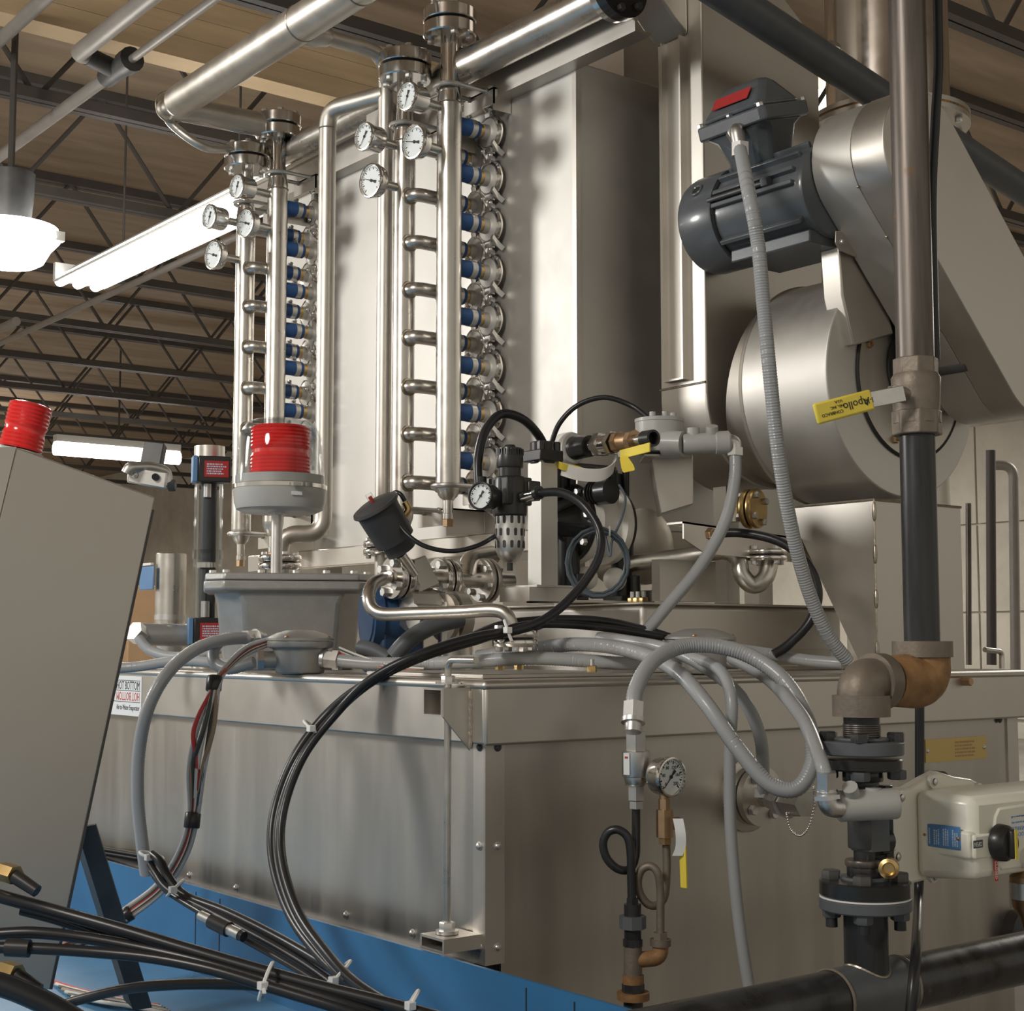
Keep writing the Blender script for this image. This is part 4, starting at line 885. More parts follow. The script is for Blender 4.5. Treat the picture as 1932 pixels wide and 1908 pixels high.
# angle seat valve line along X
vx = Q(736, 1090, 2.96); AX = X
t = thing('valve_line', 'polished flanged pipe line with three bolted flanges left of the pump', 'pipe', tuple(vx))
def xp(px): return PY(px, 1092, vx.y)
part(t, 'pipe', MB().cyl(vx, V((xp(965).x, vx.y, vx.z)), .0165, n=20), 'pipe_steel')
for px in (752, 838): fl(t, V((xp(px).x, vx.y, vx.z)), X, .043, .015, .004, 4, .0095)
fl(t, V((xp(915).x, vx.y, vx.z)), X, .046, .010, .005, 6, .008, mat='sheet')
part(t, 'bracket_plate', MB().prism([(0, -.03), (.05, -.01), (.015, .045), (-.012, .035)], V((xp(775).x, vx.y-.03, vx.z)), X, Z, (0, .012, 0)), 'sheet', bevel=.002)
part(t, 'stem', MB().cyl(Q(757, 1048, 2.93), Q(782, 1085, 2.95), .011, n=16), 'polished')
a0, a1 = Q(712, 962, 2.90), Q(752, 1030, 2.93); dd = (a1-a0).normalized()
t = thing('valve_actuator', 'charcoal cylindrical valve actuator tilted over the flanges', 'actuator', tuple(a1))
part(t, 'body', MB().lathe([(.030, 0), (.047, .001), (.049, .006), (.045, .010), (.043, .012), (.040, .082), (.030, .084), (.030, .108), (.022, .110)], a0-dd*.012, dd, 32), 'charcoal')
part(t, 'cap_dome', MB().lathe([(.044, 0), (.036, -.004), (.0, -.007)], a0-dd*.011, dd, 28), 'charcoal')
part(t, 'indicator', MB().cyl(a0-dd*.017, a0-dd*.036, .007, n=12), 'clear_tube'); part(t, 'indicator_pin', MB().cyl(a0-dd*.017, a0-dd*.03, .004, n=10), 'ink_red')
part(t, 'air_port', MB().cyl(Q(757, 985, 2.93), Q(768, 978, 2.93), .009, n=12), 'black_plastic')
part(t, 'brass_elbow', MB().tube(rnd([Q(760, 975, 2.93), Q(772, 962, 2.93), Q(764, 948, 2.93)], .008), .007, 10), 'brass')
cable('air_tube', 'thin black air tube arching from the valve actuator to the regulator', [(764, 946, 2.93), (755, 932, 2.93), (744, 930, 2.94), (737, 945, 2.93), (746, 975, 2.9), (765, 1005, 2.88), (800, 1030, 2.87), (850, 1040, 2.87), (900, 1030, 2.88), (940, 1008, 2.93)], .0045)
# bent bypass pipe in front of the valve line
t = thing('bypass_pipe', 'bright bent steel pipe in front of the flanges', 'pipe', tuple(Q(965, 1200, 2.72)))
q0 = V((xp(735).x-.004, vx.y, vx.z-.0))
part(t, 'pipe', MB().tube(spl([q0, Q(722, 1093, 2.90), Q(703, 1103, 2.86), Q(695, 1128, 2.83), Q(703, 1150, 2.82), Q(725, 1159, 2.81), Q(780, 1158, 2.79), Q(870, 1155, 2.765), Q(930, 1152, 2.745), Q(955, 1160, 2.737), Q(967, 1185, 2.735), Q(969, 1215, 2.735)], 8), .0125, 18), 'pipe_steel')
ff = Q(972, 1205, 2.735); fl(t, ff, Z, .042, .013, .004, 4, .008)
part(t, 'weld_ring', MB().ring(Q(695, 1126, 2.832), Z, .0125, .0018, 18, 6), 'weld')
# blue motor and pipes under the valve line
t = thing('transfer_pump', 'dark blue pump body partly hidden behind the bright bent pipe', 'pump', tuple(Q(740, 1200, 3.05)))
bcn = Q(742, 1165, 3.05)
part(t, 'casing', MB().lathe([(.03, -.06), (.055, -.058), (.062, -.04), (.062, .03), (.05, .05), (.03, .06)], bcn, X+Y*-.3, 28), 'blue_enamel')
part(t, 'flange_ring', MB().lathe([(.06, -.055), (.068, -.055), (.068, -.035), (.06, -.035)], bcn, X+Y*-.3, 28), 'blue_enamel')
part(t, 'coupling', MB().cyl(Q(765, 1150, 2.97), Q(815, 1150, 3.0), .042, n=8).cyl(Q(815, 1150, 3.0), Q(860, 1152, 3.02), .033, n=20), 'sheet')
part(t, 'foot', MB().box(V((bcn.x-.05, bcn.y-.04, ZT)), V((bcn.x+.05, bcn.y+.04, bcn.z-.03))), 'blue_enamel', bevel=.006)
t = thing('pipe_tee', 'steel pipe with bolted ring flanges standing under the valve line', 'pipe', tuple(Q(860, 1240, 3.0)))
tc = Q(858, 1165, 3.0)
part(t, 'pipe', MB().cyl(V((tc.x, tc.y, ZT)), tc+Z*.03, .034, n=24), 'pipe_steel')
part(t, 'ring_flange', MB().cyl(tc-X*.012, tc+X*.012, .052, n=28).cyl(tc-X*.03, tc-X*.018, .048, n=28), 'sheet')
part(t, 'side_pipe', MB().cyl(tc-X*.10, tc, .026, n=20), 'pipe_steel')
solo('pipe_elbow', 'shiny steel pipe bend behind the valve flanges', 'pipe', MB().tube(rnd([Q(880, 1090, 3.08), Q(885, 1055, 3.1), Q(930, 1048, 3.16)], .04), .02, 16), 'pipe_steel')
# ================================================================ enclosure with beacon
EX, EY = .215, .985; zE = lambda py: zat(py, EX, EY); ed_ = dep(EX, EY); kk = ed_/2858
def octl(c, ex, ey, w, d, z, ch): return [V((c.x, c.y, z)) + ex*(a*w) + ey*(b*d) for a, b in ((-1, -1+ch*w/d), (-1+ch, -1), (1-ch, -1), (1, -1+ch*w/d), (1, 1-ch*w/d), (1-ch, 1), (-1+ch, 1), (-1, 1-ch*w/d))]
ec = Q(545, 1100, ed_); eX = (RT*.97+FW*.2).normalized(); eY = Z.cross(eX)
t = thing('junction_enclosure', 'large light grey bolted enclosure under the clear dome beacon', 'enclosure', (ec.x, ec.y, ZT))
W_ = 158*kk; D_ = .125
part(t, 'cover', loft([octl(ec, eX, eY, W_*.93, D_*.93, zE(1122), .25), octl(ec, eX, eY, W_, D_, zE(1116), .22), octl(ec, eX, eY, W_, D_, zE(1100), .22)]), 'cast_alu', bevel=.003)
part(t, 'cover_plate', loft([octl(ec, eX, eY, W_*.99, D_*.99, zE(1099), .22), octl(ec, eX, eY, W_*.98, D_*.98, zE(1086), .22)]), 'cast_alu', bevel=.003)
part(t, 'body', loft([octl(ec, eX, eY, W_*.76, D_*.76, ZT, .35), octl(ec, eX, eY, W_*.84, D_*.84, zE(1140), .35), octl(ec, eX, eY, W_*.88, D_*.88, zE(1118), .3)]), 'cast_alu', bevel=.006)
for a, b in ((-.9, -.6), (-.75, -.85), (-.35, -.9), (.05, -.9), (.4, -.9), (.72, -.88), (.9, -.5), (-.88, .4), (.88, .5)):
    bolt(t, V((ec.x, ec.y, zE(1086))) + eX*(a*W_) + eY*(b*D_), Z, .0075, .007)
def beacon(t, c, ax, s, dome=True):
    """c = centre of the base top, ax = up axis, s = scale in metres per pixel"""
    b = [(70, -2), (60, 2), (60, 16), (63, 17)]
    prof = [(0, 1), (52, 1), (54, 3)]
    h = 3
    for seg in ((10, 58, 54), (10, 58, 54)):
        pass
    for k in range(26):
        r = 58 if k % 2 else 56
        if 11 <= k <= 13: r = 54
        prof.append((r*(1 - .0006*k), 4+k*3.9))
    prof += [(52, 107), (0, 108)]
    return prof
bt = thing('beacon_lamp', 'red warning beacon under a clear dome on the grey enclosure', 'beacon', (ec.x, ec.y, zE(1085)))
bp_ = Q(527, 1000, ed_); cx, cy = bp_.x, bp_.y
zz = lambda py: zat(py, cx, cy)
part(bt, 'stem', MB().cyl((cx-.006, cy, zE(1086)), (cx-.006, cy, zz(955)), .0125, n=18).cyl((cx-.006, cy, zz(972)), (cx-.006, cy, zz(960)), .019, n=8), 'zinc')
BB = part(bt, 'base', MB().lathe([(0, zz(968)), (70*kk, zz(968)), (82*kk, zz(962)), (86*kk, zz(950)), (88*kk, zz(922)), (84*kk, zz(918)), (84*kk, zz(899)), (60*kk, zz(898)), (0, zz(898))], (cx, cy, 0), Z, 56), 'grey_enamel')
part(bt, 'clamp_band', MB().lathe([(86*kk, zz(926)), (89.5*kk, zz(924)), (89.5*kk, zz(917)), (86*kk, zz(915))], (cx, cy, 0), Z, 56).box(V((cx, cy, zz(923)))-FW*(90*kk)+RT*.05-V((.008, .004, .003)), V((cx, cy, zz(923)))-FW*(86*kk)+RT*.05+V((.008, .004, .006))), 'polished')
part(BB, 'rating_label', MB().prism([(-.012, -.004), (.012, -.004), (.012, .004), (-.012, .004)], V((cx, cy, zz(938)))-FW*(77*kk)+RT*(43*kk), (RT*.87+FW*.5), Z, (-FW*.87+RT*.5)*.002), 'paper')
lens = part(bt, 'red_lens', MB().lathe([(r*kk, zz(898)+h*kk*.88) for r, h in beacon(None, None, None, None)], (cx, cy, 0), Z, 48), 'red_lens', ang=20)
dome = [(85, 20), (83.5, 42), (81, 70), (79, 92), (74, 105), (66, 115), (52, 121), (30, 124), (0, 125)]
part(bt, 'dome', MB().lathe([(r*kk, zz(918)+(h-18)*kk*1.224) for r, h in dome] + [(max(0, r-2.2)*kk, zz(918)+(h-18)*kk*1.224-(2.2*kk if r < 60 else 0)) for r, h in reversed(dome)], (cx, cy, 0), Z, 48), 'clear', ang=60)
# level switch sight tube and steel can
sx_, sy_ = .15, 1.28; ks = dep(sx_, sy_)/2858; zs_ = lambda py: zat(py, sx_, sy_)
t = thing('level_tube', 'clear sight tube with two black limit switches and red labels', 'level switch', (sx_, sy_, ZT))
tubeprof = [(27*ks, zs_(1170)), (27*ks, zs_(910)), (25*ks, zs_(910)), (25*ks, zs_(1170))]
part(t, 'clear_tube', MB().lathe(tubeprof, (sx_, sy_, 0), Z, 32), 'clear_tube')
part(t, 'collar', MB().cyl((sx_, sy_, zs_(1054)), (sx_, sy_, zs_(1038)), 29.5*ks, n=32), 'clear_tube')
part(t, 'top_cap', MB().cyl((sx_, sy_, zs_(905)), (sx_, sy_, zs_(843)), 29*ks, n=32), 'pipe_steel')
part(t, 'inner_rod', MB().cyl((sx_, sy_, zs_(1180)), (sx_, sy_, zs_(900)), 15*ks, n=20), 'charcoal')
part(t, 'float_disc', MB().cyl((sx_, sy_, zs_(1072)), (sx_, sy_, zs_(1062)), 22*ks, n=28), 'polished')
part(t, 'probe', MB().cyl(V((sx_, sy_, zs_(1165)))-FW*.018, V((sx_, sy_, zs_(1135)))-FW*.018, .010, n=16).cyl(V((sx_, sy_, zs_(940)))-FW*.018, V((sx_, sy_, zs_(915)))-FW*.018, .009, n=16), 'zinc')
part(t, 'probe_stem', MB().cyl(V((sx_, sy_, zs_(1135)))-FW*.018, V((sx_, sy_, zs_(1070)))-FW*.018, .003, n=8), 'black_plastic')
part(t, 'foot', MB().cyl((sx_, sy_, ZT), (sx_, sy_, zs_(1170)), 27*ks, n=28), 'pipe_steel')
def swbox(t, px, pya, pyb, w, d):
    c = Q(px, (pya+pyb)/2, d); h = (pyb-pya)/2*d/2858; ww = w/2*d/2858
    u = (RT*.96+FW*.28).normalized(); n_ = Z.cross(u)
    b = MB().prism([(-ww, -h), (ww, -h), (ww, h), (-ww, h)], c, u, Z, n_*.05)
    o = part(t, 'switch_box', b, 'black_plastic', bevel=.003)
    part(t, 'blue_side', MB().prism([(-ww-.012, -h), (-ww-.0005, -h), (-ww-.0005, h), (-ww-.012, h)], c, u, Z, n_*.05), 'blue_light', bevel=.002)
    o2 = part(o, 'red_label', MB().prism([(-ww*.62, -h*.62), (ww*.85, -h*.62), (ww*.85, h*.62), (-ww*.62, h*.62)], c, u, Z, -n_*.0012), 'red_label')
    lines(t, look(c-n_*.0014+u*ww*.12, -n_), ww*1.2, h*.9, 5, 'ink_pale', seed=px)
swbox(t, 405, 860, 910, 62, dep(sx_, sy_)-.04); swbox(t, 397, 1166, 1216, 62, dep(sx_, sy_)-.05)
cx_, cy_ = .15, 1.475; kc = dep(cx_, cy_)/2858; zc_ = lambda py: zat(py, cx_, cy_)
t = thing('steel_canister', 'upright stainless canister with blue side switch left of the sight tube', 'canister', (cx_, cy_, ZT))
part(t, 'shell', MB().lathe([(28.5*kc, zc_(1180)), (28.5*kc, zc_(1046)), (27*kc, zc_(1045)), (27*kc, zc_(1060)), (0, zc_(1060))], (cx_, cy_, 0), Z, 36), 'pipe_steel')
part(t, 'pipe_foot', MB().cyl((cx_, cy_, ZT), (cx_, cy_, zc_(1180)), 24*kc, n=24), 'cast_alu')
part(t, 'band', MB().cyl((cx_, cy_, zc_(1170)), (cx_, cy_, zc_(1160)), 29.5*kc, n=32), 'zinc')
part(t, 'side_switch', MB().box(Q(262, 1114, dep(cx_, cy_)+.03)-V((0, 0, 0)), Q(292, 1068, dep(cx_, cy_)-.03)), 'blue_light', bevel=.004)
part(t, 'switch_top', MB().box(Q(266, 1068, dep(cx_, cy_)+.02), Q(290, 1062, dep(cx_, cy_)-.02)), 'white_plastic')
t = thing('conduit_tee', 'grey cast conduit tee lying below the steel canister', 'fitting', tuple(Q(310, 1215, 3.5)))
part(t, 'barrel', MB().cyl(Q(264, 1197, 3.45), Q(360, 1199, 3.5), .026, n=20), 'cast_alu'); part(t, 'hub', MB().cyl(Q(322, 1180, 3.48), Q(322, 1197, 3.48), .02, n=16), 'cast_alu')
part(t, 'gland_nut', MB().cyl(Q(252, 1190, 3.42), Q(266, 1200, 3.44), .024, n=6), 'zinc')
# round cast outlet boxes -----------------------------------------------------------
def outlet(label, px, py, d, r, txt, wires=False):
    c = Q(px, py, d); c.z = ZT
    k = d/2858; h1 = .062*r/.058
    t = thing('outlet_box', label, 'junction box', tuple(c), 'round cast outlet boxes')
    part(t, 'body', MB().lathe([(r*.55, 0), (r*.8, .002), (r*.86, h1*.3), (r*.9, h1*.75), (r*1.08, h1*.80), (r*1.1, h1*.84), (r*1.1, h1)], c, Z, 12), 'cast_alu', bevel=.002)
    cvr = part(t, 'cover', MB().lathe([(r*1.1, h1+.001), (r*1.1, h1+.005), (r*.8, h1+.014), (r*.45, h1+.020), (0, h1+.021)], c, Z, 24), 'cast_alu')
    for i in range(4):
        a = math.pi/2*i+.6; screw(t, c + V((math.cos(a)*r*.98, math.sin(a)*r*.98, h1+.006)), Z, .005, 'bronze')
    for a in (0, math.pi):
        q = RT*math.cos(a) - FW*.25; q.normalize(); p = c + Z*h1*.42
        hb = part(t, 'hub', MB().cyl(p+q*r*.6, p+q*r*1.18, .017, n=16), 'cast_alu'); part(hb, 'lock_nut', MB().cyl(p+q*r*1.18, p+q*r*1.38, .021, n=6), 'zinc')
    text(cvr, txt, r*.42, look(c+Z*(h1+.0165)-FW*r*.42, (Z*.95-FW*.28).normalized(), FW), 'cast_alu')
    return t
outlet('cast outlet box in front of the grey enclosure, wires leaving it', 566, 1250, 2.86, .058, 'GRF')
outlet('cast outlet box right of centre, behind the conduit loop', 1322, 1245, 2.80, .060, 'GUA')
# grey hub box on bracket with conduit union
t = thing('hub_box', 'light grey cylindrical junction hub on a sheet bracket beside the duct', 'junction box', tuple(Q(1245, 858, 3.0)))
hx = Q(1244, 820, 3.0); kh = 3.0/2858
part(t, 'body', MB().lathe([(46*kh, -36*kh), (46*kh, 22*kh), (47*kh, 23*kh), (47*kh, 29*kh), (40*kh, 31*kh), (0, 32*kh)], hx, Z, 40), 'grey_enamel')
for a in (200, 250, 300, 20):
    part(t, 'lug', MB().cyl(hx+V((math.cos(math.radians(a))*28*kh, math.sin(math.radians(a))*28*kh, 30*kh)), hx+V((math.cos(math.radians(a))*28*kh, math.sin(math.radians(a))*28*kh, 40*kh)), 6*kh, n=12), 'grey_enamel')
u0 = Q(1262, 838, 2.95); u1 = Q(1378, 833, 2.95)
part(t, 'hub', MB().cyl(Q(1255, 838, 2.97), Q(1290, 838, 2.95), 27*kh, 24*kh, 24), 'grey_enamel')
t = thing('conduit_union', 'light grey conduit union ending in a zinc elbow', 'fitting', tuple(Q(1340, 850, 2.95)))
part(t, 'barrel', MB().lathe([(17*kh, 0), (19*kh, 4*kh), (19*kh, 60*kh), (22*kh, 62*kh), (22*kh, 86*kh), (17*kh, 90*kh)], Q(1288, 838, 2.95), RT+Z*.04, 24), 'grey_enamel')
part(t, 'boss', MB().cyl(Q(1308, 826, 2.95), Q(1308, 808, 2.95), .013, n=12).cyl(Q(1343, 826, 2.95), Q(1343, 804, 2.94), .012, n=12), 'grey_enamel')
part(t, 'elbow', MB().tube(rnd([Q(1368, 834, 2.95), Q(1386, 832, 2.95), Q(1387, 850, 2.95)], .012), .0135, 14), 'zinc')
part(t, 'gland_nut', MB().cyl(Q(1387, 845, 2.95), Q(1387, 860, 2.95), .017, n=6), 'zinc')
bk = thing('hub_bracket', 'sheet metal bracket and gusset under the grey hub', 'bracket', tuple(Q(1260, 1000, 3.03)))
part(bk, 'plate', MB().prism([(0, 0), (.085, .0), (.085, -.1), (.02, -.12)], Q(1228, 858, 3.02), RT, Z, FW*.08), 'sheet', bevel=.002)
part(bk, 'shelf', MB().prism([(0, 0), (.09, 0), (.09, -.004), (0, -.004)], Q(1216, 857, 2.97), RT, Z, FW*.12), 'sheet')
# cross beam, bent pipes and flange right of pump
t = thing('cross_beam', 'steel angle beam with chamfered end below the duct', 'beam', tuple(Q(1400, 1040, 3.1)))
part(t, 'web', MB().prism([(0, 0), (.52, -.028), (.52, -.078), (.06, -.062), (.0, -.035)], Q(1290, 984, 3.02), X, Z, (0, .004, 0)), 'sheet')
part(t, 'flange', MB().prism([(0, 0), (.52, -.028), (.52, -.032), (0, -.004)], Q(1290, 984, 3.02), X, Z, (0, .05, 0)), 'sheet')
bolt(t, Q(1338, 1008, 3.0), -Y, .013, .012, 'bronze', 'nut')
part(t, 'post', MB().box(Q(1230, 1135, 3.12), Q(1350, 1060, 3.2)), 'sheet')
t = thing('trap_pipe', 'U bent steel trap pipe with flange below the cross beam', 'pipe', tuple(Q(1410, 1110, 3.15)))
part(t, 'pipe', MB().tube(spl([Q(1180, 1065, 3.2), Q(1300, 1050, 3.18), Q(1365, 1040, 3.16), Q(1392, 1055, 3.15), Q(1400, 1085, 3.14), Q(1420, 1104, 3.14), Q(1443, 1092, 3.14), Q(1452, 1060, 3.15), Q(1452, 1040, 3.15)], 8), .0185, 16), 'pipe_steel')
fl(t, Q(1448, 1048, 3.15), Z, .042, .010, .004, 4, .007)
part(t, 'drum_duct', MB().lathe([(.05, 0), (.085, .02), (.085, .12)], Q(1230, 1030, 3.3), Y, 28), 'sheet')
# blue grey cable coil on the pump
P = []
for i in range(90):
    a = i/90*2*math.pi*5; rr = .058 + .004*math.sin(a*.37); P.append(Q(1128, 1062, 2.93) + RT*(math.cos(a)*rr*1.0) + Z*(math.sin(a)*rr*1.1) + FW*(.012*math.sin(a*.21)))
solo('cable_coil', 'blue grey cable coil hung in front of the pump', 'cable', MB().tube(P, .0026, 7), 'cable_blue')
cable('thin_cable', 'blue grey cable rising behind the pump muffler to the coil', [(1110, 983, 2.97), (1138, 1000, 2.94), (1150, 1050, 2.92), (1155, 1020, 2.93), (1172, 980, 2.95), (1180, 940, 2.97), (1168, 915, 2.99)], .0026, 'cable_blue')
solo('cable_tie', 'white cable tie on the cable coil', 'cable tie', MB().ring(Q(1150, 1003, 2.925), RT, .009, .002, 14, 6), 'tie_white')
# arching black hoses above
cable('air_hose', 'black hose arching left over the filter regulator', [(903, 915, 2.93), (902, 870, 2.94), (915, 815, 2.96), (945, 782, 2.98), (985, 790, 3.0), (1015, 820, 3.03), (1030, 850, 3.06)], .0095)
cable('air_hose', 'thin black hose arching right to the grey hub', [(1038, 845, 3.06), (1055, 800, 3.05), (1090, 765, 3.04), (1140, 750, 3.03), (1190, 765, 3.02), (1222, 788, 3.0)], .0055)
# ================================================================ conduits over the lid
gl = lambda p: (p[0], p[1], p[2])
conduit('grey conduit dropping from the motor terminal box to the lid', [MOTEND] + path([(1412, 360, 2.72), (1430, 460, 2.70), (1440, 570, 2.70), (1452, 700, 2.70), (1468, 850, 2.72), (1492, 990, 2.76), (1522, 1105, 2.80), (1560, 1195, 2.83), (1600, 1248, 2.85)]), .0138, raw=True)
conduit('grey conduit dropping from the zinc elbow beside the duct', [(1387, 852, 2.95), (1386, 905, 2.94), (1368, 985, 2.92), (1320, 1070, 2.90), (1262, 1140, 2.88), (1215, 1195, 2.86), (1180, 1222, 2.84)], .0125)
conduit('grey conduit making the big loop down over the right panel', [(1195, 1352, 2.38), (1200, 1300, 2.40), (1235, 1245, 2.45), (1300, 1218, 2.5), (1390, 1228, 2.5), (1470, 1275, 2.46), (1520, 1350, 2.42), (1534, 1430, 2.40), (1505, 1487, 2.39), (1450, 1478, 2.40), (1390, 1410, 2.42), (1330, 1325, 2.45), (1270, 1262, 2.52), (1190, 1228, 2.66), (1090, 1216, 2.75), (980, 1228, 2.82), (900, 1240, 2.86)], .0132, ends=(0,))
conduit('grey conduit hanging straight down the right panel', [(1300, 1240, 2.60), (1355, 1262, 2.52), (1380, 1320, 2.46), (1377, 1420, 2.46), (1378, 1550, 2.46), (1388, 1680, 2.46), (1400, 1780, 2.46), (1418, 1892, 2.46)], .0105)
conduit('grey conduit curving down to the round port on the panel', [(1130, 1204, 2.80), (1250, 1222, 2.66), (1335, 1262, 2.56), (1400, 1318, 2.53), (1434, 1390, 2.53), (1440, 1470, 2.54), (1441, 1500, 2.56)], .0115)
conduit('grey conduit dropping behind the loop to the zinc elbow', [(1380, 1242, 2.68), (1450, 1282, 2.55), (1512, 1352, 2.25), (1546, 1430, 2.12), (1558, 1470, 2.10), (1559, 1486, 2.10)], .0110, ends=(1,))
conduit('grey conduit lying along the lid right of the outlet box', [(1395, 1226, 2.95), (1450, 1234, 2.95), (1520, 1246, 2.93), (1590, 1252, 2.9)], .0125)
conduit('grey conduit lying along the lid from the front outlet box', [(618, 1244, 2.84), (700, 1252, 2.82), (800, 1252, 2.80), (900, 1248, 2.76), (1000, 1242, 2.74), (1090, 1246, 2.74), (1190, 1252, 2.74), (1265, 1240, 2.76)], .0130, ends=(0,))
conduit('grey conduit looping left from the enclosure and down the tank side', [(478, 1204, 2.98), (425, 1207, 2.92), (370, 1225, 2.86), (318, 1268, 2.78), (280, 1335, 2.76), (262, 1420, 2.78), (260, 1510, 2.80), (268, 1590, 2.82), (276, 1650, 2.84)], .0125, ends=(0,))
conduit('small grey conduit loop beside the front outlet box', [(478, 1206, 2.97), (430, 1204, 2.94), (405, 1222, 2.92), (405, 1250, 2.90), (432, 1262, 2.89), (480, 1250, 2.88)], .0120)
conduit('grey conduit sagging from the cast tee to the left', [(262, 1205, 3.4), (285, 1228, 3.38), (330, 1240, 3.34), (385, 1232, 3.3), (440, 1215, 3.25)], .0120)
conduit('lowest grey conduit on the lid at far left', [(200, 1262, 3.2), (260, 1258, 3.2), (330, 1248, 3.18), (400, 1250, 3.14), (470, 1256, 3.1)], .0115)
# ================================================================ black hose bundle
for i, (o, oz) in enumerate(((0, 0), (10, 6), (17, -2))):
    lab = ('black hose looping from the regulator down the tank side, outermost', 'black hose down the tank side, middle of the three', 'black hose down the tank side, innermost of the three')[i]
    if i == 0: st_ = [(1014, 931, 2.86), (1060, 930, 2.83), (1102, 955, 2.80), (1132, 1005, 2.78), (1126, 1060, 2.76), (1080, 1125, 2.74), (1010, 1178, 2.70)]
    elif i == 1: st_ = [(1250, 1202, 2.82), (1150, 1186, 2.80), (1050, 1178, 2.76), (980, 1182, 2.72)]
    else: st_ = [(1045, 1168, 2.78), (1000, 1186, 2.74)]
    mid = [(900, 1206, 2.67), (800, 1236, 2.60), (700, 1284, 2.60), (620, 1345, 2.62), (555, 1430, 2.60), (518, 1530, 2.58), (515, 1620, 2.54), (545, 1720, 2.46), (600, 1800, 2.36), (670, 1865, 2.26), (760, 1920, 2.16)]
    mid = [(x + o*(0.35 if x > 640 else 1), y + oz*.8 - (o*.3 if x > 640 else 0), z - .012*i) for x, y, z in mid]
    cable('air_hose', lab, st_ + mid, .0085 if i == 0 else .0075, group='black hoses down the tank side')
cable('air_hose', 'upper black hose arching right behind the loop of conduit', [(860, 1218, 2.70), (940, 1182, 2.74), (1030, 1170, 2.78), (1130, 1172, 2.82), (1220, 1190, 2.86), (1270, 1205, 2.88)], .0085)
cable('air_hose', 'black hose curving behind the motor conduit at right', [(1340, 1008, 3.0), (1400, 1006, 2.98), (1470, 1022, 2.95), (1520, 1060, 2.93), (1543, 1115, 2.92), (1530, 1170, 2.92), (1490, 1215, 2.92), (1460, 1235, 2.92)], .0095)
cable('grey_hose', 'dull grey hose rising under the bright bent pipe', [(742, 1240, 2.88), (775, 1205, 2.88), (820, 1180, 2.9), (870, 1168, 2.93)], .017, 'grey_paint', cat='hose')
cable('grey_hose', 'dull grey hose lying beside the blue pump foot', [(680, 1222, 2.92), (705, 1228, 2.9), (735, 1245, 2.88)], .015, 'grey_paint', cat='hose')
def tie(label, px, py, d, ax, r, tail=None):
    t = thing('cable_tie', label, 'cable tie', tuple(Q(px, py, d)), 'white cable ties')
    part(t, 'strap', MB().ring(Q(px, py, d), ax, r, .0028, 18, 6), 'tie_white')
    q = Q(px, py, d) - FW*(r+.002)
    part(t, 'head', MB().box(q-V((.006, .006, .005)), q+V((.006, .006, .006))), 'tie_white', bevel=.001)
    if tail: part(t, 'tail', MB().bar(q, Q(*tail), .005, .0015), 'tie_white')
    return t
tie('white cable tie on the hoses above the hatch plate', 958, 1190, 2.69, RT*.9+Z*.3, .019, (966, 1210, 2.66))
tie('white cable tie high on the looping black hoses', 590, 1374, 2.60, RT*.6+Z*.75, .019)
# ================================================================ wire harness at left
W = [('wire_grey', 'grey wire in the loose harness on the tank side'), ('wire_tan', 'tan wire in the loose harness on the tank side'), ('wire_dark', 'dark green wire in the loose harness on the tank side'), ('wire_red', 'red wire in the loose harness on the tank side'), ('wire_white', 'white wire in the loose harness on the tank side'), ('wire_dark', 'rearmost dark wire in the loose harness'), ('wire_tan', 'second tan wire at the right of the loose harness'), ('wire_grey', 'second grey wire at the left of the loose harness')]
for i, (m, lab) in enumerate(W):
    o = (i-3.5); s1 = random.Random(i)
    j = lambda a: s1.uniform(-a, a)
    pts = [(505, 1212+o*1.5, 2.86), (465, 1228+o*2, 2.84), (430, 1258+o*1.5, 2.80), (408+o*1.5, 1292, 2.76), (388+o*5+j(4), 1370+j(6), 2.74+j(.01)), (374+o*4.5+j(5), 1450, 2.74), (365+o*2.2, 1540, 2.76), (345+o*2.6, 1610, 2.78), (305+o*2.5, 1672+o*1.0, 2.80), (245+o*1.5, 1720+o*2.2, 2.80), (160, 1775+o*2, 2.72)]
    if m == 'wire_red': pts[4] = (366, 1375, 2.735)
    cable('harness_wire', lab, pts, .0044, m, 'wires of the loose harness', 'wire')
for k, (px, py, d, ax, lab) in enumerate(((404, 1290, 2.765, V((.2, .2, 1)), 'black tape wrap high on the loose harness'), (363, 1548, 2.76, V((.15, .1, 1)), 'black tape wrap at the middle of the loose harness'), (236, 1728, 2.80, RT*.85+Z*.5, 'black tape wrap at the low end of the harness'))):
    c = Q(px, py, d); ax.normalize(); solo('tape_wrap', lab, 'tape', MB().lathe([(.013, -.014), (.0145, -.012), (.0145, .012), (.013, .014)], c, ax, 16), 'black_plastic')
# wires leaving the enclosure on the right
for i in range(5):
    cable('harness_wire', ('thin white', 'thin black', 'thin grey', 'thin red', 'thin tan')[i]+' wire lying right of the front outlet box', [(640, 1222+i*3, 2.84), (680, 1238+i*3, 2.82), (740, 1256+i*2, 2.80), (800, 1262, 2.78)], .0022, ('wire_white', 'wire_dark', 'wire_grey', 'wire_red', 'wire_tan')[i], 'wires beside the front outlet box', 'wire')
